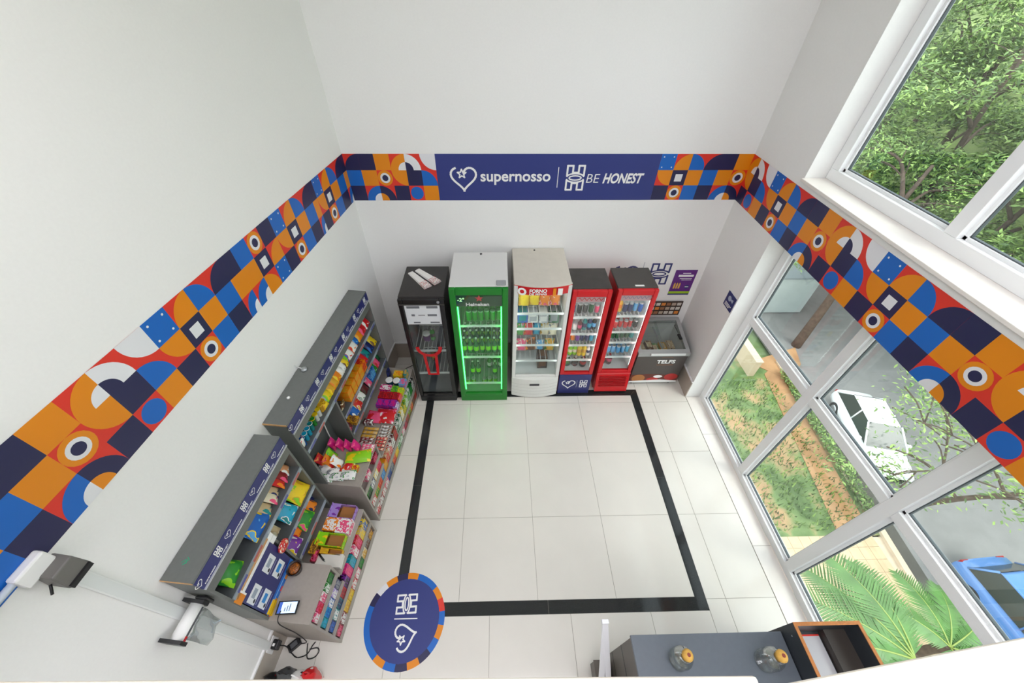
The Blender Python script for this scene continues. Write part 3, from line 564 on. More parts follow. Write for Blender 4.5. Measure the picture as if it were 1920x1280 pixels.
for r_ in range(3):
    for k in range(8):
        c = ('CFC7BC', 'E08A3A', 'B9A592', 'D8D2C8', '9A6A4A')[(k*3+r_*2) % 5]
        bx('picture', (-.3+.077*k, -.24+.077*k, -.003, 0, .025+.08*r_, .075+.08*r_), mat('pic_'+c, c, .5), mb_)
# paper sleeves lying on the black fridge
for i, (x, y, a) in enumerate(((.27, .43, -.88), (.36, .50, -.78))):
    t = thing('paper_sleeve', ('outer', 'inner')[i]+' of two white paper sleeves on the black fridge, '+('away from', 'beside')[i]+' the green fridge', 'sleeve', (x, y, 1.931), a, 'paper sleeves on the black fridge')
    MB().hexa([(-.2, -.035, 0), (.2, -.05, 0), (.2, .05, 0), (-.2, .035, 0)], [(-.2, -.03, .012), (.2, -.04, .03), (.2, .04, .03), (-.2, .03, .012)]).obj('sleeve_body', mat('sleeve_paper', 'EDEBE6', .6), t)
    MB().hexa([(.08, -.047, .002), (.205, -.052, .002), (.205, .052, .002), (.08, .047, .002)], [(.08, -.04, .028), (.205, -.042, .033), (.205, .042, .033), (.08, .04, .028)]).obj('printed_end', pl('white+red+brown', 9), t)

# ------------------------------------------------------------------ shelving units along the slanted wall (local: x out from the wall, y along it, z up)
DU, DB = .205, .54
def unit(label, s0, s1, zt, div, rz, signs):
    sm = (s0+s1)/2; t = thing('shelving_unit', label, 'shelving unit', lw(.004, sm), AL); a, c = s0-sm, s1-sm; dv = div-sm; rr = rz-sm
    bx('top_board', (0, DU, a, c, zt-.02, zt), LAM, t, bevel=.002); bx('wood_edge', (.0, DU-.005, a-.003, a, zt-.02, zt), WOODE, t)
    bx('back_panel', (0, .012, a+.02, c-.02, .02, zt-.02), LAMD, t)
    for y0_, y1_, zz in ((a, a+.02, .88), (c-.02, c, .6)):
        e = bx('end_panel', (0, DU, y0_, y1_, zz, zt-.02), LAM, t, bevel=.001); bx('base_side', (0, DB, y0_, y1_, 0, zz-.02), TAUPE, t, bevel=.001)
    hs = bx('header_sign', (DU-.018, DU+.002, a, c, zt-.13, zt-.02), NAVY, t); bx('sign_rail', (DU-.006, DU+.012, a, c, zt-.14, zt-.13), mat('silver_rail', 'D6D9DA', .3, .5), t)
    bx('front_board', (DU-.018, DU-.001, a+.02, c-.02, zt-.24, zt-.14), LAM, t)
    n = signs
    for k in range(n):
        y = a+(c-a)*(k+.5)/n; p = (DU+.0025, 0, zt-.07)
        if k % 2 == 0: flat('heart_logo', heart_mark(.055), [WHITE], hs, (p[0], y-.06, zt-.062), EX); text('lettering', 'supernosso', WHITE, .1, .013, hs, (p[0], y+.005, zt-.113), EX, .01)
        else: flat('letter_logo', h_mark(.045, .06, .14), [WHITE], hs, (p[0], y-.02, zt-.062), EX); text('lettering', 'BE HONEST', WHITE, .08, .011, hs, (p[0], y+.0, zt-.113), EX, .01)
    z1 = 1.485
    bx('divider', (.012, DU-.002, dv-.01, dv+.01, .6, z1-.02), LAM, t)
    def shelf(y0_, y1_, z, d0=.012, d1=DU, m=LAMD):
        sh = bx('shelf', (d0, d1, y0_, y1_, z-.02, z), m, t); bx('price_rail', (d1, d1+.008, y0_, y1_, z-.035, z+.004), RAIL, sh)
        L = y1_-y0_; n = max(2, int(L/.16))
        for i in range(n):
            y = y0_+L*(i+.5)/n; bx('price_label', (d1+.008, d1+.0095, y-.055, y+.055, z-.03, z-.004), (mat('label_violet', '5B5F9A', .5), mat('label_red', 'B4625A', .5), mat('label_pale', 'AAB4BE', .5))[i % 3], sh)
    shelf(a+.02, c-.02, z1); shelf(dv+.01, c-.02, 1.135); shelf(dv+.01, c-.02, .81)
    bx('counter_top', (.012, DB, rr, c, .58, .60), TAUPE, t, bevel=.002); bx('raised_top', (.012, DB, a, rr, .86, .88), TAUPE, t, bevel=.002); bx('raised_side', (.012, DB-.004, rr-.02, rr, .60, .86), TAUPE, t)
    bx('base_back', (.30, .31, a+.02, c-.02, .02, .58), TAUPE, t); bx('raised_back', (.30, .31, a+.02, rr-.02, .58, .86), TAUPE, t)
    for z in (.03, .25):
        sh = bx('base_shelf', (.31, DB-.012, a+.02, c-.02, z-.02, z), TAUPE, t); bx('base_rail', (DB-.012, DB-.002, a+.02, c-.02, z-.028, z+.035), TAUPE, sh)
    for z in (.46, .67):
        sh = bx('base_shelf', (.31, DB-.012, a+.02, rr-.02, z-.02, z), TAUPE, t); bx('base_rail', (DB-.012, DB-.002, a+.02, rr-.02, z-.028, z+.03), TAUPE, sh)
    return t
NEAR, FAR = 'shorter shelving unit', 'longer shelving unit'
un = unit('shorter grey shelving unit holding the payment tablet and instruction board', -2.662, -1.668, 1.955, -2.215, -2.25, 7)
uf = unit('longer grey shelving unit stacked with bags and orange chocolate boxes', -1.562, .235, 1.94, -.955, -1.085, 12)
def put(kind, c, s, d, z, place, w=.13, h=.18, dd=.06, lean=0, yaw=0, noun=None):
    loc = lw(d+.004, s, z+.001); rot = (0, lean, AL+yaw)
    if kind == 'bag': me = bag_mesh(w, h, dd, pl(c, 2.6)); nm = 'snack_bag'
    elif kind == 'flatbag': me = bag_mesh(w, h, dd, pl(c, 2.6)); nm = 'snack_bag'; rot = (0, PI/2, AL+yaw); loc = lw(d+.004-h/2*math.cos(yaw), s-h/2*math.sin(yaw), z+dd*.5)
    elif kind == 'box': me = carton_mesh(w, dd, h, pl(c, 5), pl(c.split('+')[-1]+'+'+c.split('+')[0], 6)); nm = 'food_carton'
    elif kind == 'tray': me = carton_mesh(w, dd, h, pl(c, 4), CARD, 1); nm = 'display_tray'
    elif kind == 'bar': me = bar_mesh(w, dd, h, pl(c, 4)); nm = 'candy_bar'
    else:
        p = (c.split('+')+['white', 'white'])[:3]; p = p if kind != 'cup' else [p[0], p[1], p[0] if p[0] != 'white' else p[1]]; me = round_mesh(kind, w/2, h, *[mat('goods_'+x, P[x], .3) for x in p]); nm = dict(cup='noodle_cup', pet='sauce_bottle', tub='snack_tub', can='drink_can')[kind]
    nm = noun or nm; nice = nm.replace('_', ' ')
    lab = '%s %s %s' % (words(c), nice, place)
    o = good(nm, me, lab, nice.split()[-1], loc, rot, 'goods '+place); o['ref'] = 'corner'; return o
R_ = random.Random(3)
def jit(a): return R_.uniform(-a, a)
# --- longer unit, top shelf
TP = 'on the top shelf of the longer unit'
cups = ['white+light_blue', 'blue+white', 'cyan+white', 'white+green', 'teal+white', 'green+yellow', 'white+yellow', 'yellow+white', 'gold+yellow']
for i in range(9):
    for j in range(3):
        c = cups[min(8, max(0, i+(j-1) if (i*3+j) % 4 else i))]; put('cup', c, -1.475+.052*i, .045+.053*j, 1.485, TP, .048, .1)
T2 = TP
put('bag', 'white+red', -1.50, .15, 1.485, T2, .07, .12, .04, .1)
BL = -.62
for s, d, c, w, h in ((-1.005, .15, 'silver+light_blue', .13, .24), (-.955, .165, 'yellow+lime', .12, .19), (-1.06, .175, 'yellow+gold', .1, .13), (-.87, .165, 'gold+yellow', .11, .16), (-.80, .17, 'gold+orange', .12, .19), (-.71, .165, 'orange+yellow', .13, .2),
                      (-.645, .17, 'white+cream', .1, .15), (-.585, .165, 'white+silver', .11, .2), (-.52, .17, 'yellow+brown', .1, .17), (-.47, .15, 'lime+yellow', .12, .22), (-.40, .165, 'white+red+blue', .16, .22), (-.28, .165, 'white+orange+red', .17, .23), (-.18, .15, 'blue+light_blue', .13, .23), (-.10, .165, 'orange+gold', .14, .22), (.02, .165, 'red+pink', .16, .24), (.13, .165, 'red+white', .16, .25)):
    put('bag', c, s, d, 1.485, T2, w*.86, h, .055, BL+jit(.05), jit(.1))
# --- middle shelf
T3 = 'on the middle shelf of the longer unit'
put('pet', 'lime+white+yellow', -.91, .13, 1.135, T3, .055, .16); put('bag', 'brown+cream', -.84, .14, 1.135, T3, .08, .13, .04, .2)
for k, s in enumerate((-.70, -.595, -.49, -.385)):
    for j in range(2): put('box', 'orange+gold', s, .115, 1.135+j*.085, T3, .093, .083, .17, noun='chocolate_box')
put('box', 'orange+red', -.28, .12, 1.135, T3, .09, .15, .15, noun='chocolate_box')
for s, d, c, w, h in ((-.16, .165, 'red+blue', .12, .17), (-.06, .15, 'teal+navy', .13, .2), (.05, .165, 'navy+blue', .12, .18), (.16, .165, 'yellow+brown', .12, .18)): put('bag', c, s, d, 1.135, T3, w*.95, h*1.1, .05, BL, jit(.1))
# --- lower shelf
T4 = 'on the lower shelf of the longer unit'
for s, d, c, w, h in ((-.88, .14, 'maroon+pink', .07, .12), (-.86, .06, 'cream+gold', .07, .15), (-.70, .14, 'blue+white', .13, .17), (-.72, .07, 'cream+beige', .12, .2), (-.58, .14, 'red+white+gold', .13, .16), (-.47, .13, 'white+green+silver', .13, .18), (-.36, .13, 'maroon+dark_brown', .12, .15), (-.25, .14, 'pink+silver', .09, .12), (-.02, .13, 'green+white', .11, .16), (.08, .13, 'pink+red', .1, .17), (.17, .1, 'dark_green+black', .09, .18)): put('bag', c, s, d+.03, .81, T4, w*.95, h*1.05, .05, BL*.8, jit(.1))
put('box', 'blue+light_blue', -.14, .12, .81, T4, .13, .17, .11); put('box', 'gold+brown', -.79, .15, .81, T4, .09, .06, .12, noun='biscuit_pack')
# --- counter of the longer unit
T5 = 'on the counter of the longer unit'
for k in range(4): put('bar', 'dark_red+white', -1.02+.045*k, .30, .60, T5, .04, .025, .16)
for k in range(4): put('bar', 'red+cream', -1.0+.045*k, .47, .60, T5, .04, .025, .13)
for k in range(4): put('bar', 'white+brown', -.83+.042*k, .47, .60, T5, .038, .025, .13)
for k in range(3): put('bar', 'gold+beige', -.85+.05*k, .30, .60, T5, .045, .03, .18)
for k in range(3): put('bar', 'maroon+white', -.68, .25, .60+.026*k, T5, .07, .025, .12)
put('flatbag', 'red+pink+white', -.57, .42, .60, T5, .22, .24, .07, yaw=.05); put('flatbag', 'pink+red', -.60, .30, .62, T5, .18, .2, .05)
for k in range(3): put('box', 'purple+magenta', -.40, .30+.085*k, .60, T5, .1, .075, .078, noun='candy_box')
put('box', 'lilac+white', -.41, .505, .60, T5, .09, .06, .05, noun='candy_box')
for k in range(3): put('box', 'red+dark_red', -.285, .29+.09*k, .60, T5, .1, .075, .083, noun='candy_box')
put('box', 'orange+pink', -.29, .515, .60, T5, .09, .06, .04, noun='candy_box'); put('box', 'magenta+white', -.17, .30, .60, T5, .09, .08, .14, noun='candy_box')
put('box', 'lime+green', -.165, .42, .60, T5, .09, .06, .08, noun='candy_box'); put('box', 'yellow+lime', -.185, .50, .60, T5, .09, .06, .07, noun='candy_box')
for k in range(2): put('tub', 'cyan+white+teal', -.05, .31+.1*k, .60, T5, .09, .09)
put('box', 'light_blue+pink', -.06, .495, .60, T5, .1, .09, .08, noun='candy_box'); put('box', 'yellow+orange', .07, .40, .60, T5, .09, .09, .12, noun='candy_box'); put('box', 'teal+gold', .08, .5, .60, T5, .09, .12, .04, noun='candy_box')
put('bag', 'navy+black', .06, .27, .60, T5, .1, .17, .05)
# --- raised counter
T6 = 'on the raised top of the longer unit'
for k in range(3): put('flatbag', 'white+green+silver', -1.50+.015*k, .17+.11*k, .88+.012*k, T6, .11, .16, .05, yaw=.05*k)
for k in range(3): put('flatbag', 'white+grey', -1.42-.03*k, .12+.1*k, .90, T6, .09, .13, .04, yaw=.2)
for k, c in enumerate(('red+orange', 'orange+red', 'white+orange')): put('bag', c, -1.36, .12+.08*k, .88, T6, .1, .17, .05, -.5)
put('box', 'yellow+red', -1.39, .43, .88, T6, .06, .05, .06, noun='candy_box'); put('flatbag', 'red+orange+white', -1.40, .34, .89, T6, .1, .16, .05, yaw=1.2)
put('flatbag', 'lime+yellow', -1.27, .42, .89, T6, .15, .26, .07, yaw=.25); put('bag', 'lime+green', -1.30, .18, .88, T6, .12, .16, .05, -.4)
for k in range(4): put('bag', 'magenta+pink', -1.16, .13+.085*k, .88, T6, .1, .14, .05, -.35, .3*jit(1))
for k in range(3): put('bar', 'pink+white', -1.12-.03*k, .47, .88, T6, .04, .03, .14)
tag(MB().tube(smooth_path([lw(.02, -1.02, 1.45), lw(.03, -1.05, 1.2), lw(.05, -1.09, .95), lw(.10, -1.11, .9)]), .006, 6).obj('power_cable', mat('cable_white', 'E2E2E0', .5)), 'thin white cable hanging in the open bay of the longer unit', 'cable')
sb = thing('sensor_puck', 'small silver sensor with a white cable on top of the longer unit', 'sensor', lw(.075, -.98, 1.941)); MB().lathe([(.03, 0), (.03, .012), (.02, .022), (.01, .024)], 14).obj('puck', STEEL, sb); MB().tube(smooth_path([(0, 0, .015), (-.05, .01, .02), (-.07, -.0, .06)]), .004, 6).obj('lead', MATS['cable_white'], sb)
good('cable_button', MB().lathe([(.014, 0), (.014, .008), (.008, .012)], 12).mesh('cable_button', WHITE), 'tiny white button on the top board of the longer unit', 'button', lw(.09, -1.3, 1.941))
# --- rows behind the base rails
def base_row(unit_, tier, s0, s1, z, cols, h):
    n = len(cols); L = (s1-s0)/n; tn = {0: 'lowest', 1: 'second', 2: 'third', 3: 'highest'}[tier]
    for i, c in enumerate(cols):
        if c: put('box', c, s0+L*(i+.5), .462, z, 'on the %s base tier of the %s unit' % (tn, unit_), L*.95, (min(h, .185) if tier == 1 and s0+L*i < (-1.09 if unit_ == 'longer' else -2.26) else h)*(.86+.14*((i*7) % 3)/2), .125, noun='sweets_box')
base_row('longer', 0, -1.52, .2, .03, 'white+red dark_red+white red+white pink+white blue+navy navy+grey orange+red gold+yellow white+green green+white pink+white navy+red red+brown lime+brown gold+red maroon+brown brown+red'.split(), .17)
base_row('longer', 1, -1.52, .2, .25, 'red+white gold+green orange+red blue+light_blue orange+gold beige+red white+red maroon+white brown+red white+dark_green dark_green+white yellow+white green+yellow lime+white white+green dark_green+green black+white'.split(), .24)
base_row('longer', 2, -1.52, -1.12, .46, ['green+black', 'navy+white', 'yellow+white', 'pink+red'], .17)
base_row('longer', 3, -1.52, -1.12, .67, [None, 'pink+white', None, 'dark_red+pink'], .13)
base_row('shorter', 0, -2.63, -1.7, .03, 'dark_red+pink dark_red+white yellow+gold gold+yellow red+white pink+white dark_green+green cream+gold grey+brown brown+gold'.split(), .17)
base_row('shorter', 1, -2.63, -1.7, .25, 'navy+blue teal+white teal+navy red+dark_red purple+black magenta+pink teal+cyan pink+white red+pink beige+yellow yellow+blue'.split(), .23)
base_row('shorter', 2, -2.63, -2.28, .46, 'teal+cyan cyan+blue blue+white lilac+white navy+grey'.split(), .17)
base_row('shorter', 3, -2.63, -2.28, .67, 'pink+white pink+red white+pink green+white green+dark_green'.split(), .15)
# --- shorter unit, shelves
U1 = 'on the top shelf of the shorter unit'
put('bag', 'green+lime', -2.50, .165, 1.485, U1, .17, .2, .07, -.7, .15); put('bag', 'blue+yellow+light_blue', -2.19, .175, 1.485, U1, .21, .24, .07, -.62)
for s, d, c in ((-2.05, .1, 'beige+teal'), (-1.97, .11, 'cream+pink'), (-1.92, .09, 'beige+navy'), (-1.84, .1, 'red+orange'), (-1.79, .1, 'dark_red+pink'), (-1.73, .08, 'skin+white')): put('bag', c, s, d+.05, 1.485, U1, .1, .18, .05, -.45, .5)
U2 = 'on the middle shelf of the shorter unit'
put('bag', 'yellow+gold+lime', -1.79, .18, 1.135, U2, .2, .22, .07, -.66); put('bag', 'cyan+white+teal', -1.965, .165, 1.135, U2, .16, .21, .06, -.75); put('bag', 'beige+cream', -2.11, .1, 1.135, U2, .07, .15, .04, -.3); put('bag', 'white+beige', -2.17, .1, 1.135, U2, .07, .13, .04, -.3)
U3 = 'on the lower shelf of the shorter unit'
put('bag', 'purple+white+yellow', -2.12, .165, .81, U3, .15, .18, .06, -.75); put('bag', 'orange+red', -2.015, .12, .81, U3, .1, .15, .05, -.5); put('bag', 'green+lime+pink', -1.90, .165, .81, U3, .18, .2, .06, -.75); put('bag', 'orange+navy', -1.77, .15, .81, U3, .1, .14, .05, -.6); put('bag', 'navy+light_blue', -1.715, .1, .81, U3, .07, .16, .05, -.3)
U4 = 'on the counter of the shorter unit'
put('tray', 'lilac+purple', -1.735, .37, .60, U4, .13, .12, .24); put('box', 'orange+white', -1.865, .31, .60, U4, .12, .1, .13, noun='candy_box'); put('box', 'white+pink', -1.87, .44, .60, U4, .13, .1, .13, noun='candy_box')
put('tray', 'lime+yellow', -1.998, .36, .60, U4, .115, .12, .25); put('tray', 'gold+yellow', -2.088, .40, .60, U4, .05, .08, .2)
put('box', 'gold+brown', -2.07, .235, .60, U4, .12, .1, .06, noun='candy_box'); put('box', 'dark_red+pink', -2.14, .27, .60, U4, .1, .08, .05, noun='candy_box')
wbx = thing('white_box', 'flat white cardboard box with a black pen on it', 'box', lw(.41, -2.165, .601), AL+.1); bx('carton', (-.12, .12, -.055, .055, 0, .06), mat('white_card', 'E4DFD6', .6), wbx, bevel=.003); bx('lid_seam', (-.12, .12, -.056, .056, .045, .047), mat('seam_grey', 'B5AFA6', .6), wbx)
pe = thing('pen', 'short black pen lying on the flat white cardboard box', 'pen', lw(.345, -2.15, .667), AL-.6); MB().tube([(-.05, 0, 0), (.03, 0, 0)], .008, 8).obj('barrel', BLACKP, pe); MB().tube([(.03, 0, 0), (.05, 0, 0)], [.007, .002], 8).obj('tip', STEEL, pe)
# --- raised top of the shorter unit
cup = thing('snack_cup', 'round dark cup filled with brown snacks beside the payment tablet', 'cup', lw(.265, -2.31, .881)); MB().lathe([(.045, 0), (.06, .06), (.062, .065), (.055, .065), (.05, .05)], 20).obj('cup_wall', mat('cup_dark', '2A2020', .35), cup)
MB().lathe([(.051, .05), (.035, .062), (.01, .066)], 16).obj('snack_filling', pl('brown+orange+dark_brown', 9), cup)
tb = thing('payment_tablet', 'black payment tablet with a bright screen on the shorter unit', 'tablet', lw(.34, -2.575, .881), AL+PI/2+.12); tb.scale = (.82, .82, .82)
b = bx('case', (-.055, .055, -.1, .1, 0, .012), BLACKP, tb, bevel=.004); b.location = (0, 0, .045); b.rotation_euler = (.0, 0, 0)
bx('screen', (-.045, .045, -.085, .085, .012, .0128), mat('screen_light', 'BFD4EC', .2, emit='C6DCF4', estr=.75), b); bx('screen_bar', (-.045, .045, .055, .085, .0128, .0132), mat('screen_blue', '3A5AA8', .2, emit='4A6AC0', estr=.5), b)
for k in range(3): bx('screen_line', (-.03, .03-.015*k, -.03+.022*k, -.02+.022*k, .0128, .0131), mat('screen_grey', '8A94A6', .3), b)
MB().hexa([(-.03, -.05, 0), (.03, -.05, 0), (.03, .05, 0), (-.03, .05, 0)], [(-.02, -.04, .045), (.02, -.04, .045), (.02, .04, .045), (-.02, .04, .045)]).obj('stand', BLACKP, tb)
yc = tag(MB().box(-.05, .05, -.02, .02, 0, .07).obj('yellow_tag', mat('tag_yellow', 'F0C010', .4), loc=lw(.20, -2.585, .881), rot=(0, 0, AL+PI/2+.1), bevel=.003), 'yellow standing tag beside the payment tablet', 'tag'); bx('tag_fold', (-.05, .05, -.022, -.02, .03, .034), mat('tag_fold', 'B98C08', .5), yc)
# --- instruction board leaning in the open bay
ib = thing('instruction_board', 'navy board showing four payment steps under the shorter unit shelf', 'board', lw(.205, -2.44, .885), AL)
bd = bx('panel', (-.008, .004, -.195, .195, 0, .50), NAVY, ib); bx('top_trim', (-.008, .006, -.195, .195, .50, .545), WTRIM, ib); bx('wood_lip', (-.008, .012, -.195, .195, .545, .575), WOODE, ib); bx('foot_band', (.004, .006, -.195, .195, 0, .075), F_['B'], ib); bx('foot_line', (.006, .007, -.2, .15, .04, .05), mat('band_light', '78B4EC', .4), ib)
for k in range(5): bx('foot_chip', (.006, .0075, -.2+.085*k, -.165+.085*k, .003, .02+.01*(k % 2)), F_['O' if k % 2 else 'R'], ib)
for y, z, c in ((-.125, .36, 0), (.075, .36, 0), (-.12, .19, 1), (.085, .19, 1)):
    cd = bx('step_card', (.004, .0055, y-.06, y+.06, z-.055, z+.055), mat('card_white', 'E2E6EA', .5), bd); bx('step_icon', (.0055, .0062, y-.025, y+.035, z-.02, z+.03), mat('icon_blue', '2E86CC', .5) if c else mat('icon_grey', '9AA6B4', .5), cd)
    flat('pointer', [(arc(y-.035, z-.035, .014, 0, 2*PI, 10)[:-1], 0, 0)], [BLACKP], cd, (.0063, 0, 0), EX); bx('step_caption', (.004, .005, y-.05, y+.05, z-.085, z-.075), mat('caption_lilac', '8A8CB8', .5), bd)
oc = tag(bx('orange_card', (-.006, .004, -.03, .03, 0, .09), F_['O']), 'orange card clipped beside the instruction board', 'card'); oc.location = lw(.213, -2.625, 1.36); oc.rotation_euler = (0, 0, AL); bx('white_edge', (-.006, .0045, .03, .042, 0, .09), WHITE, oc)
wc = tag(bx('white_card', (-.004, .004, -.025, .025, 0, .12), WHITE), 'blank white card beside the red sticker', 'card'); wc.location = lw(.213, -2.225, 1.33); wc.rotation_euler = (.0, 0, AL); bx('card_fold', (.004, .0045, -.025, .025, .06, .062), mat('seam_grey', 'B5AFA6', .6), wc)
rc = tag(MB().lathe([(.0, 0), (.055, .0), (.055, .018), (.04, .022)], 18).obj('round_pack', pl('red+skin+white', 3), None, lw(.22, -2.22, 1.20), (0, PI/2, AL)), 'round red pack hung on the shelf divider', 'pack')
gl = tag(flat('floor_scribble', [(p, 0, 0) for p in ribbon([(0, 0), (.018, .018), (.03, .0), (.012, -.012), (.036, .018), (.018, .03)], .005)], [mat('marker_green', '2E9A72', .5)], None, lw(.07, -2.56, 1.9562), (0, 0, AL)), 'green marker scribble on the shorter unit top board', 'mark')
gl.name = 'marker_scribble'

# ------------------------------------------------------------------ things on and by the slanted wall
cam_ = thing('security_camera', 'grey security camera on a white bracket at the wall frieze', 'camera', lw(0, -2.77, 2.62), AL)
bx('bracket', (0, .05, -.09, .035, .05, .14), WHITE, cam_, bevel=.01); b = MB(); b.hexa([(.02, -.06, -.03), (.12, -.06, -.05), (.12, .05, -.05), (.02, .05, -.03)], [(.02, -.05, .07), (.10, -.05, .05), (.10, .045, .05), (.02, .045, .07)]); b.obj('hood', mat('camera_grey', '6A6864', .45), cam_, bevel=.006)
bx('lens_face', (.1, .128, -.055, .045, -.055, -.03), BLACKP, cam_); MB().tube([(.06, -.06, .0), (.075, -.09, -.03)], .006, 6).obj('aerial', BLACKP, cam_)
cd_ = tag(MB().box(0, .018, -.032, .032, .30, 2.58).obj('cable_duct', mat('duct_white', 'EBEDEB', .5), loc=lw(.001, -2.765), rot=(0, 0, AL), bevel=.003), 'flat white cable duct running down the wall below the camera', 'cable duct'); bx('duct_lid', (.018, .021, -.024, .024, .30, 2.58), mat('duct_lid', 'E4E8E6', .5), cd_)
tag(MB().tube([lw(.02, -3.6, 2.735), lw(.02, -2.86, 2.735)], .016, 10).obj('wall_conduit', mat('conduit_white', 'D5DEEA', .35)), 'round white conduit crossing the frieze to the camera', 'conduit')
ds = thing('bag_dispenser', 'white roll bag dispenser with black brackets on the wall', 'dispenser', lw(.02, -2.80, 1.63), AL)
for sy in (-.105, .10):
    MB().prism([(0, -.03), (.1, -.05), (.13, -.02), (.12, .03), (.05, .05), (0, .06)], sy-.01, sy+.01, axis='y').obj('bracket', BLACKP, ds)
MB().tube([(.07, -.095, 0), (.07, .09, 0)], .042, 16).obj('bag_roll', mat('roll_white', 'F0F0EE', .5), ds); bx('roll_label', (.1, .1135, -.08, .08, -.012, .004), mat('label_dark', '55585C', .5), ds); bx('red_mark', (.108, .1145, -.095, -.07, -.015, .005), FRED, ds)
bx('knob_block', (.06, .14, .11, .132, -.05, .05), BLACKP, ds, bevel=.01)
hb = MB(); vs = []; 
for i in range(7):
    for j in range(5): vs.append((.115+.012*math.sin(j*1.7+i)+.004*i, -.085+.165*j/4*(1-.03*i), -.01-.035*i))
hb.add(vs, [(i*5+j, i*5+j+1, i*5+j+6, i*5+j+5) for i in range(6) for j in range(4)], 0, True); o = hb.obj('loose_bag', glass('thin_plastic', (.80, .83, .84), .25), ds); sd = o.modifiers.new('solid', 'SOLIDIFY'); sd.thickness = .001
# power bits on the floor
ol = thing('wall_plug', 'black plug in the white outlet above the skirting', 'plug', lw(0, -2.75, .2), AL); bx('outlet', (.0, .02, -.06, .06, -.02, .1), WHITE, ol, bevel=.004); bx('plug_body', (.02, .075, -.03, .04, .0, .07), BLACKP, ol, bevel=.008); bx('plug_light', (.03, .05, -.01, .01, .07, .071), WHITE, ol)
ad = thing('power_adapter', 'black power adapter brick on the floor beside the shorter unit', 'adapter', (-.715, -2.71, .002), .7); bx('brick', (-.055, .055, -.035, .035, 0, .035), BLACKP, ad, bevel=.006); bx('rating_label', (-.03, .03, -.02, .02, .035, .0356), mat('rating_grey', '5A5C60', .5), ad)
def cable(lbl, pts, r=.005, m=RUBBER): tag(MB().tube(smooth_path(pts), r, 6).obj('power_cable', m), lbl, 'cable')
cable('black cable looping on the floor tiles', [lw(.08, -2.745, .22), (-.74, -2.735, .12), (-.72, -2.77, .01), (-.66, -2.80, .007), (-.58, -2.78, .007), (-.55, -2.72, .007), (-.53, -2.69, .007)])
cable('black cable curled in a ring beside the adapter', [(-.6, -2.70, .007), (-.585, -2.76, .007), (-.56, -2.81, .007), (-.50, -2.80, .007), (-.475, -2.76, .007), (-.50, -2.735, .007), (-.565, -2.745, .012)])
cable('thin black cable dropping from the payment tablet', [lw(.30, -2.60, .93), lw(.31, -2.675, .90), lw(.30, -2.68, .5), lw(.25, -2.69, .1), lw(.16, -2.70, .02), (-.70, -2.69, .02)], .004)
cable('dark cable running along the skirting behind the black fridge', [(-.36, .60, .007), (-.3, .68, .007), (-.15, .78, .007), (.02, .84, .007), (.06, .85, .007)])
# bags on the floor under the mezzanine
def sack(lbl, x, y, c, w, h, yaw, part):
    o = good('carrier_bag', bag_mesh(w, h, .12, pl(c, 2.2)), lbl, 'bag', (x, y, .001), (0, .05, yaw), 'carrier bags on the floor'); 
    MB().tube(smooth_path([(0, -w*.2, h*.97), (0, -w*.12, h+.07), (0, w*.12, h+.07), (0, w*.2, h*.97)]), .006, 6).obj('handle', part, o)
sack('black carrier bag with red print beside the skirting', -.75, -2.975, 'black+dark_red', .15, .22, 1.3, BLACKP); sack('dark grey carrier bag between two printed bags', -.63, -2.95, 'dark_grey+black', .14, .28, 1.5, BLACKP); sack('white carrier bag with black mark on the floor', -.53, -2.965, 'white+black', .12, .24, 1.3, WHITE); sack('red and white carrier bag on the floor', -.43, -2.95, 'red+white', .12, .25, 1.7, FRED)

# ------------------------------------------------------------------ counter under the mezzanine edge
ct = thing('service_counter', 'dark grey service counter carrying two corked glass jars', 'counter', (2.74, -3.09, 0)); CG = mat('counter_grey', '5E666E', .4, var=.03, scale=30); CS = mat('counter_side', '5A544E', .45, var=.03, scale=30)
bx('counter_top', (-.568, .55, -.25, .246, 1.075, 1.10), CG, ct, bevel=.003); bx('side_panel', (-.56, -.535, -.24, .236, 0, 1.075), CS, ct); bx('side_panel', (.52, .545, -.24, .236, 0, 1.075), CS, ct); bx('back_panel', (-.535, .52, .21, .23, .08, 1.075), CS, ct)
for z in (.72, .36): bx('side_groove', (-.5615, -.56, -.24, .236, z, z+.012), BLACKP, ct)
bx('plinth', (-.535, .52, -.2, .2, 0, .08), BLACKP, ct)
bk = thing('floor_cabinet', 'low dark brown cabinet beside the service counter', 'cabinet', (2.09, -3.0, 0)); bx('carcass', (-.055, .06, -.1, .1, .04, .24), CS, bk, bevel=.003); bx('plinth', (-.045, .05, -.09, .09, 0, .04), BLACKP, bk); bx('cabinet_top', (-.06, .065, -.105, .105, .24, .255), mat('cabinet_top', '6A635B', .45), bk)
def jar(x, y, lbl, h):
    t = thing('glass_jar', lbl, 'jar', (x, y, 1.101), 0)
    t.scale = (1.3, 1.3, 1.15)
    MB().lathe([(.048, 0), (.052, .006), (.052, h*.6), (.046, h*.78), (.03, h*.9), (.03, h), (.026, h), (.026, h*.9), (.042, h*.76), (.047, h*.58), (.047, .012), (.01, .01)], 20).obj('jar_wall', glass('jar_glass', (.95, .97, .96), .5), t)
    MB().lathe([(.02, h-.02), (.022, h+.008), (.026, h+.012), (.028, h+.03), (.02, h+.045), (.006, h+.048)], 16).obj('cork_stopper', mat('cork', 'D9A94E', .6, var=.1, scale=80), t)
    MB().lathe([(.009, h+.0481), (.009, h+.0495)], 10).obj('stopper_mark', mat('jar_mark', '8A3A2E', .5), t)
jar(2.475, -2.985, 'lone corked glass jar standing mid counter', .15); jar(3.08, -3.005, 'taller corked glass jar beside the open black cabinet', .19)
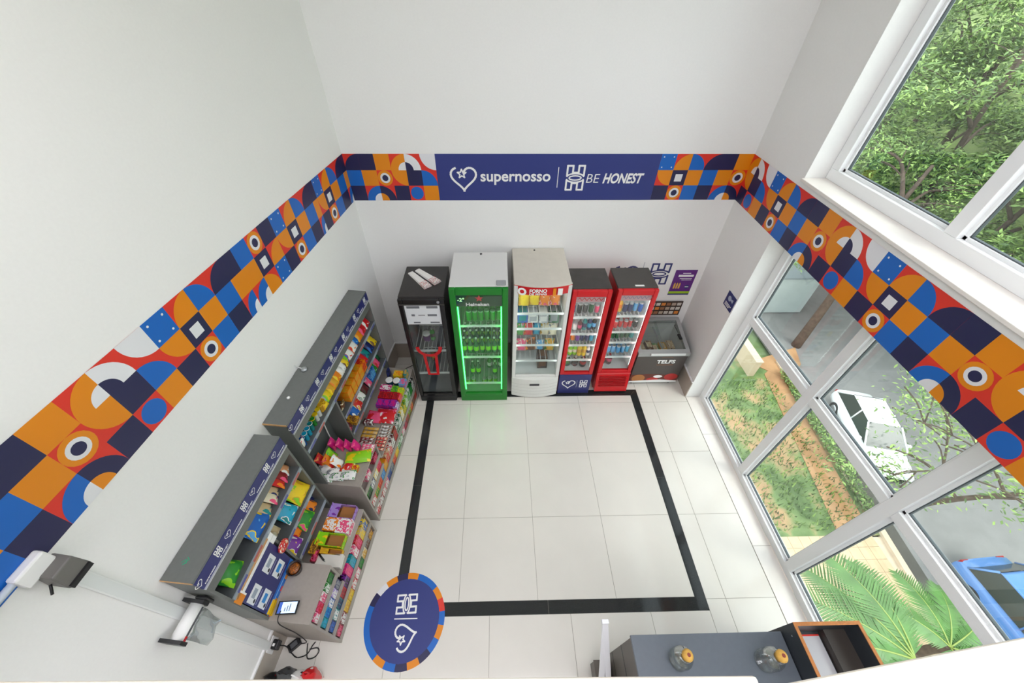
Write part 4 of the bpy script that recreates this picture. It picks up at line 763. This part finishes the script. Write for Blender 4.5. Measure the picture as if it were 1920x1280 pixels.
tc_ = thing('open_cabinet', 'black open-topped cabinet with wooden rim holding a grey sheet', 'cabinet', (3.535, -3.07, 0)); OB = mat('cabinet_black', '2E3338', .4)
x0_, x1_, y0_, y1_, H = -.24, .24, -.25, .25, 1.28; b = MB(); k = .022
b.box(x0_, x0_+k, y0_, y1_, 0, H); b.box(x1_-k, x1_, y0_, y1_, 0, H); b.box(x0_+k, x1_-k, y1_-k, y1_, 0, H); b.box(x0_+k, x1_-k, y0_, y0_+k, 0, H); b.box(x0_+k, x1_-k, y0_+k, y1_-k, 1.02, 1.05); b.obj('carcass', OB, tc_)
RW_ = mat('rim_wood', 'B9763A', .5, var=.15, scale=40); b = MB(); b.box(x0_, x0_+k, y0_, y1_, H, H+.006); b.box(x1_-k, x1_, y0_, y1_, H, H+.006); b.box(x0_+k, x1_-k, y1_-k, y1_, H, H+.006); b.box(x0_+k, x1_-k, y0_, y0_+k, H, H+.006); b.obj('wood_rim', RW_, tc_)
bx('inner_step', (.06, x1_-k, y0_+k, y1_-k, 1.05, 1.12), mat('step_dark', '3A342F', .5), tc_); bx('side_screw', (x0_-.002, x0_, .18, .19, 1.2, 1.21), STEEL, tc_)
sh = tag(bx('paper_sheet', (-.13, .13, -.21, .21, 0, .004), mat('sheet_grey', 'C9CACC', .6)), 'large pale grey sheet inside the open black cabinet', 'sheet'); sh.location = (3.455, -3.07, 1.052); sh.rotation_euler = (0, -.0, 0); bx('sheet_edge', (-.13, .13, .2, .21, .004, .005), F_['R'], sh)
fd = thing('folding_easel', 'white two-legged easel leaning beside the service counter', 'easel', (2.02, -2.75, 0)); WP = mat('easel_white', 'EDEEF0', .35)
for (xa, ya) in ((.02, -.55), (.125, -.555)):
    MB().hexa([(xa-.024, ya, 0), (xa+.024, ya, 0), (xa+.024, ya+.02, 0), (xa-.024, ya+.02, 0)], [(-.022, -.01, 1.03), (.022, -.01, 1.03), (.022, .01, 1.03), (-.022, .01, 1.03)]).obj('leg', WP, fd, bevel=.003)
bx('crossbar', (.0, .10, -.39, -.375, .3, .33), WP, fd); bx('top_clip', (-.026, .026, -.016, .014, 1.0, 1.04), WP, fd, bevel=.004)

# ------------------------------------------------------------------ outdoors, far below the windows
GZ = -9.8
def ground(name, poly, z0_, z1_, m): return struct(MB().prism(poly, z0_, z1_).obj(name, m))
LAWN = mat('lawn', '62764A', .9, var=.4, scale=1.3, bump=.6); SOIL = mat('bare_soil', 'A8805A', .95, var=.25, scale=1.0, bump=.5); ASPH = mat('asphalt', '82807E', .85, var=.08, scale=2.0); PAVE = mat('paving', 'C9AE8C', .8, var=.08, scale=2.5); KERB = mat('kerb', 'C8B49C', .8, var=.08, scale=4)
ground('terrain', [(4.6, -60), (160, -60), (160, 120), (4.6, 120)], GZ-1.2, GZ-.3, LAWN)
LAWN2 = mat('patchy_lawn', '62764A', .95, bump=.6, scale=1.4); nt = LAWN2.node_tree; nz = nt.nodes.new('ShaderNodeTexNoise'); nz.inputs['Scale'].default_value = .75; nz.inputs['Detail'].default_value = 6; tcn = nt.nodes.new('ShaderNodeTexCoord'); rp_ = nt.nodes.new('ShaderNodeValToRGB')
for p_, c_ in ((.40, '4E6638'), (.50, '6E8450'), (.56, '9A8A60'), (.64, 'B08C66')):
    e_ = rp_.color_ramp.elements.new(p_); e_.color = (*lin(c_), 1)
rp_.color_ramp.elements[0].color = (*lin('4E6638'), 1); rp_.color_ramp.elements[-1].color = (*lin('B08C66'), 1)
nt.links.new(tcn.outputs['Object'], nz.inputs['Vector']); nt.links.new(nz.outputs['Fac'], rp_.inputs['Fac']); nt.links.new(rp_.outputs['Color'], nt.nodes['Principled BSDF'].inputs['Base Color'])
ground('lawn', [(4.7, 1.2), (14.68, 1.2), (15.37, 9.4), (13.6, 10.2), (12.0, 30), (4.7, 30)], GZ-.05, GZ, LAWN2)
ground('path', [(13.2, 1.25), (14.4, 1.3), (15.3, 9.3), (14.4, 8.6)], GZ, GZ+.03, SOIL); ground('path', [(15.4, 8.2), (16.6, 9.2), (17.0, 10.4), (14.0, 9.4)], GZ, GZ+.035, SOIL)
pv = ground('pavement', [(4.7, -40), (11.15, -40), (14.68, 1.15), (4.7, 1.15)], GZ-.05, GZ-.01, KERB)
for i in range(11):
    for j in range(9):
        x, y = 10.2+.38*i, -2.2+.38*j
        if x+.37 < 14.56+.085*y: bx('paving_tile', (x, x+.37, y, y+.37, GZ-.02, GZ+.01), PAVE, pv)
ground('curb', [(11.16, -40), (11.36, -40), (15.58, 9.4), (15.38, 9.4)], GZ-.1, GZ+.12, KERB)
ground('street', [(11.36, -40), (24, -40), (24, 60), (17.2, 60), (15.58, 9.4)], GZ-.2, GZ-.08, ASPH)
ground('street_gutter_shadow', [(11.37, -40), (11.97, -40), (16.15, 9.4), (15.59, 9.4)], GZ-.1, GZ-.07, mat('gutter', '4F4C46', .85, var=.15, scale=3))  # gutter strip along the kerb, its shadow painted in as dark colour
bw = thing('garden_wall', 'low beige garden wall at the end of the lawn', 'wall', (13.8, 9.9, GZ)); bx('wall_block', (-.3, .0, -1.4, 2.4, 0, 1.0), mat('render_beige', 'C2AE93', .9, var=.05, scale=3), bw); bx('wall_cap', (-.33, .03, -1.43, 2.43, 1.0, 1.05), KERB, bw)
gb = thing('gate_block', 'grey block wall beyond the garden wall', 'wall', (17.6, 14.5, GZ)); bx('wall_block', (-1.4, 1.4, -1.2, 3.5, 0, 2.4), mat('render_grey', 'A9B0AE', .9, var=.05, scale=2), gb); bx('wall_cap', (-1.45, 1.45, -1.25, 3.55, 2.4, 2.5), mat('cap_grey2', '7E868A', .8), gb)
# far hillside
n = 26; vs = []; rh = random.Random(5)
for i in range(n+1):
    for j in range(n+1):
        x = 25+60*i/n; y = -30+110*j/n; vs.append((x+rh.uniform(-.8, .8), y+rh.uniform(-1, 1), GZ-.3+(x-25)*.55+rh.uniform(-.7, .7)*(1 if i else 0)))
HILL = mat('hillside', '7A8A50', .95, var=.5, scale=.5, bump=.6); struct(MB().add(vs, [(i*(n+1)+j, (i+1)*(n+1)+j, (i+1)*(n+1)+j+1, i*(n+1)+j+1) for i in range(n) for j in range(n)], 0, True).obj('hill', HILL))
LEAFS = [mat('leaf_light', '93AE5C', .6, var=.25, scale=.9), mat('leaf_mid', '6E8A48', .6, var=.25, scale=.9), mat('leaf_dark', '48622F', .6, var=.3, scale=.9)]
for m in LEAFS: m.node_tree.nodes['Principled BSDF'].inputs['Subsurface Weight'].default_value = 0
BARK = mat('bark', '55473B', .9, var=.3, scale=6, bump=.6)
def leafcloud(b, c, r, k, ln, rnd, flat_=.75):
    for _ in range(k):
        u = Vector((rnd.gauss(0, 1), rnd.gauss(0, 1), rnd.gauss(0, 1))).normalized()*r*rnd.random()**.45; u.z *= flat_
        p = Vector(c)+u; d = Vector((rnd.gauss(0, 1), rnd.gauss(0, 1), rnd.gauss(0, .5))).normalized(); e = d.cross(Vector((rnd.gauss(0, .4), rnd.gauss(0, .4), 1))).normalized()
        L = ln*rnd.uniform(.6, 1.3); w = L*.17; m = rnd.choice((0, 0, 1, 1, 2))
        q = [p-d*L*.5, p+e*w, p+d*L*.5, p-e*w]; b.add(q, [(0, 1, 2, 3)], m)
def tree(lbl, base, h, lean, spread, seed, leaves, ln=.34, r0=.16, nb=6, dens=1.0, group=None, tw=4):
    rnd = random.Random(seed); t = thing('street_tree', lbl, 'tree', base, 0, group); tr = MB(); br = MB(); fo = MB()
    top = Vector((lean[0], lean[1], h)); pts = smooth_path([(0, 0, -.3), (lean[0]*.15+.1, lean[1]*.2, h*.3), (lean[0]*.5-.1, lean[1]*.55, h*.62), tuple(top)], 4); N = len(pts)
    tr.tube(pts, [r0*(1-.72*i/(N-1)) for i in range(N)], 8)
    for k in range(nb):
        s = pts[int(N*(.42+.55*k/nb))-1]; a = 2*PI*(k*.38+rnd.random()*.2); L = spread*rnd.uniform(.7, 1.1)
        e = s+Vector((math.cos(a)*L, math.sin(a)*L, L*rnd.uniform(.15, .7))); mid = (s+e)/2+Vector((rnd.uniform(-.3, .3), rnd.uniform(-.3, .3), .25*L)); bp = smooth_path([s, mid, e], 5)
        br.tube(bp, [r0*.42*(1-.8*i/(len(bp)-1)) for i in range(len(bp))], 6)
        for q in range(tw):
            p0 = bp[3+(q*2) % (len(bp)-3)]; a2 = a+rnd.uniform(-1.2, 1.2); l2 = L*rnd.uniform(.35, .6); p1 = p0+Vector((math.cos(a2)*l2, math.sin(a2)*l2, l2*rnd.uniform(-.2, .5)))
            br.tube(smooth_path([p0, (p0+p1)/2+Vector((0, 0, .12)), p1], 3), .022, 5); leafcloud(fo, p1, L*.36, int(leaves*dens/(nb*1.25*tw)), ln, rnd)
            if q % 2: leafcloud(fo, (p0+p1)/2, L*.3, int(leaves*dens/(nb*7)), ln, rnd)
        leafcloud(fo, e, L*.42, int(leaves*dens/(nb*4)), ln, rnd)
    tr.obj('trunk', BARK, t); br.obj('branches', BARK, t); o = fo.obj('foliage', LEAFS, t); o['kind'] = 'stuff'
    return t
G_ = 'trees along the street and hillside'
tree('leaning street tree with brown trunk growing at the lawn edge', (17.2, 10.6, GZ), 8.5, (3.0, 2.6), 3.0, 11, 4200, .2, .24, 7, tw=9)
tree('sparse young tree with fine branches above the blue car', (14.95, 1.9, GZ), 6.6, (2.4, -1.8), 2.5, 23, 1900, .17, .11, 7, tw=8)
FL = [(24.5, 12.5, 9, 'dark forked tree behind the street below the window corner'), (26, 17, 12, 'dense bright green tree rising past the upper window'), (27, 8, 10, 'broad green tree across the street from the blue car'), (30, 22, 14, 'tall leafy tree far up the hillside'), (31, 13, 13, 'wide leafy tree halfway up the hillside'), (33, 28, 14, 'pale leafy tree on the far end of the hillside'), (25.5, 25, 12, 'leafy tree at the far end of the street'), (28, 3, 10, 'green tree beyond the parked blue car'), (37, 19, 15, 'large tree crowning the hillside'), (22.5, 19.5, 10.5, 'light green feathery tree near the grey block wall')]
for i, (x, y, h, lb) in enumerate(FL): tree(lb, (x, y, GZ-.2+max(0, (x-25)*.5)), h, (random.Random(i).uniform(-1.5, 1.5), random.Random(i+9).uniform(-1, 1)), 3.6+.25*(i % 3), 40+i, 10500, .30, .24, 9, group=None)
rnd = random.Random(77); b = MB()
for k in range(260):
    x = rnd.uniform(24.5, 44); y = rnd.uniform(2, 42); leafcloud(b, (x, y, GZ+max(0, (x-25)*.55)+rnd.uniform(0, .9)), rnd.uniform(.7, 1.4), 120, .36, rnd)
tag(b.obj('undergrowth', LEAFS), 'tangled green undergrowth covering the hillside across the street', 'undergrowth', kind='stuff')
b = MB(); rnd = random.Random(8)
for k in range(30): f = k/29; leafcloud(b, (14.75+.52*f, 2.0+6.5*f, GZ+.25), .28, 70, .16, rnd)
tag(b.obj('low_hedge', LEAFS[1:]+LEAFS[:1]), 'low clipped hedge along the kerb beside the lawn', 'hedge')
b = MB()
for k in range(1800):
    x, y = rnd.uniform(11, 14.6), rnd.uniform(1.4, 8.3); p = Vector((x, y, GZ)); a = rnd.random()*6.3; d = Vector((math.cos(a), math.sin(a), 0))*.03; b.add([p-d, p+d, p+Vector((rnd.uniform(-.1, .1), rnd.uniform(-.1, .1), rnd.uniform(.12, .3)))], [(0, 1, 2)], rnd.choice((0, 1, 2)))
tag(b.obj('grass', LEAFS), 'rough grass tufts growing over the lawn', 'grass', kind='stuff')
# palm below the window
def palm(lbl, c, fronds, seed):
    rnd = random.Random(seed); t = thing('palm', lbl, 'palm', c); GREEN = mat('palm_green', '4C7434', .45, var=.3, scale=2.5)
    MB().tube(smooth_path([(0, 0, GZ-c[2]), (.1, .05, (GZ-c[2])*.5), (0, 0, 0)], 4), .11, 8).obj('trunk', BARK, t)
    for a, L, el in fronds:
        b = MB(); d = Vector((math.cos(a), math.sin(a), 0)); pts = [d*(L*s)+Vector((0, 0, el*L*s-.55*L*s*s)) for s in [i/18 for i in range(19)]]; b.tube(pts, [.022*(1-.85*i/18) for i in range(19)], 5, 1)
        side = Vector((-d.y, d.x, 0))
        for i in range(2, 19):
            for sg in (1, -1):
                for q in (0, .5):
                    p = pts[i-1].lerp(pts[i], q); l = L*.27*math.sin(PI*(.12+.82*i/19))+.06; tip = p+side*sg*l*.9+d*l*.55+Vector((0, 0, -.18*l+rnd.uniform(-.03, .03))); w = d*.028
                    b.add([p-w, p+w, p.lerp(tip, .6)+w*.7, tip, p.lerp(tip, .6)-w*.7], [(0, 1, 2, 3, 4)], 0)
        b.obj('frond', [GREEN, mat('rachis', '8A9A4C', .5)], t)
palm('feathery green palm growing under the tall window', (8.9, -2.55, -4.6), [(1.72, 1.95, .35), (2.05, 2.0, .25), (1.42, 1.75, .3), (2.45, 1.9, .3), (2.9, 1.7, .35), (3.6, 1.5, .5), (4.4, 1.5, .4), (-1.2, 1.4, .6)], 4)
palm('dry brown-green palm beside the shadowed gutter', (13.2, -2.0, -8.4), [(1.0, 1.7, .5), (1.6, 1.8, .5), (.4, 1.6, .5), (2.4, 1.6, .5), (-.5, 1.4, .6), (-2.0, 1.4, .6)], 6)
# parked cars
def car(lbl, col, loc, rz, L=4.2, Wd=1.74, suv=0):
    t = thing('parked_car', lbl, 'car', loc, rz); m = mat('car_paint_'+col, col, .2, coat=.6); dg = mat('car_glass', '2E3A38', .08); w = Wd/2
    st = [(-2.1, .80, .38, .60), (-2.02, .9, .3, .78), (-1.6, .97, .25, .86), (-.9, 1.0, .24, .93), (0, 1, .24, .95), (1.0, 1.0, .24, .97), (1.7, .97, .26, .99), (2.02, .92, .3, .95), (2.1, .84, .4, .8)]
    b = MB(); N = 10; vs = []
    for y, kw, zb, zt in st:
        y *= L/4.2; ww = w*kw
        for x, z in ((-.6, 0), (-.95, .12), (-1, .4), (-.98, .75), (-.86, .97), (-.4, 1.02), (.4, 1.02), (.86, .97), (.98, .75), (1, .4), (.95, .12), (.6, 0)): vs.append((x*ww, y, zb+(zt-zb)*z))
    n_ = 12; b.add(vs, [(i*n_+j, i*n_+(j+1) % n_, (i+1)*n_+(j+1) % n_, (i+1)*n_+j) for i in range(len(st)-1) for j in range(n_)]+[tuple(range(n_)), tuple(range((len(st)-1)*n_, len(st)*n_))[::-1]], 0, True); b.obj('body', m, t)
    yb0, yb1, yr0, yr1 = -.95, 1.75+suv*.15, -.15, 1.25+suv*.35; zb, zr = .94, 1.46+.1*suv; wb, wr = w*.93, w*.74
    B = [(-wb, yb0, zb), (wb, yb0, zb), (wb, yb1, zb), (-wb, yb1, zb)]; T_ = [(-wr, yr0, zr), (wr, yr0, zr), (wr, yr1, zr), (-wr, yr1, zr)]
    names = ('windshield', 'side_window', 'rear_window', 'side_window')
    for i in range(4):
        j = (i+1) % 4; MB().add([B[i], B[j], T_[j], T_[i]], [(0, 1, 2, 3)]).obj(names[i], dg, t)
    rp = MB(); rp.hexa([(x, y, zr-.03) for x, y, _ in T_], [(x*.93, y+(.06 if k < 2 else -.06), zr+.03) for k, (x, y, _) in enumerate(T_)]); rp.obj('roof', m, t, bevel=.02)
    for i in range(4): MB().tube([B[i], T_[i]], .035, 6).obj('pillar', m, t)
    for sx in (-1, 1):
        MB().tube([(sx*wb, .35, zb), (sx*wr, .42, zr)], .03, 6).obj('pillar', m, t); bx('mirror', (sx*w-.0 if sx > 0 else -w-.16, sx*w+.16 if sx > 0 else -w, -.72, -.6, .92, 1.06), m, t, bevel=.03)
        bx('headlight', (sx*w*.55-.16, sx*w*.55+.16, -2.07*L/4.2, -1.98*L/4.2, .62, .76), mat('lamp_clear', 'D6DEE4', .15), t, bevel=.02); bx('tail_light', (sx*w*.7-.12, sx*w*.7+.12, 2.02*L/4.2, 2.09*L/4.2, .68, .86), mat('lamp_red', 'A01818', .3), t)
        for y in (-1.3, 1.3):
            wh = MB().lathe([(.2, -.1), (.31, -.1), (.33, -.06), (.33, .06), (.31, .1), (.2, .1)], 18).obj('wheel', mat('tyre', '1C1C1E', .8), t, (sx*(w-.1), y*L/4.2, .33), (0, PI/2, 0)); MB().lathe([(.05, -.105), (.2, -.1), (.2, .1), (.05, .105)], 12).obj('rim', mat('alloy', 'B4B8BC', .3, .8), wh)
    bx('bumper_grille', (-.4, .4, -2.13*L/4.2, -2.08*L/4.2, .36, .52), BLACKP, t)
    return t
car('white parked car in the street past the lawn hedge', 'F2F4F4', (16.7, 4.95, GZ-.08), -.25, 4.0, 1.6)
car('blue parked car in the street beside the shadowed gutter', '5C88C4', (16.9, -1.9, GZ-.08), .06, 4.3, 1.78, 1)

# ------------------------------------------------------------------ labels of look-alikes: say which one, counted from a thing one can find
ORD = 'first second third fourth fifth sixth seventh eighth ninth tenth eleventh twelfth'.split()
by = {}
for o in GOODS:
    if 'ref' in o: by.setdefault(o['label'], []).append(o)
for lab, os_ in by.items():
    if len(os_) < 2: continue
    ref = os_[0]['ref']
    os_.sort(key=lambda o: (round(-o.location.x, 2) if ref == 'window' else round(-o.location.y, 2), o.location.x, -o.location.z))
    for i, o in enumerate(os_):
        l = '%s %s from %s' % (lab, ORD[min(i, 11)], ref)
        while len(l.split()) > 16 and ' the ' in l: l = l.replace(' the ', ' ', 1)
        if len(l.split()) > 16: w_ = l.split(); k = w_.index('and'); l = ' '.join(w_[:k]+w_[k+2:])
        o['label'] = l
for o in GOODS:
    if 'ref' in o: del o['ref']
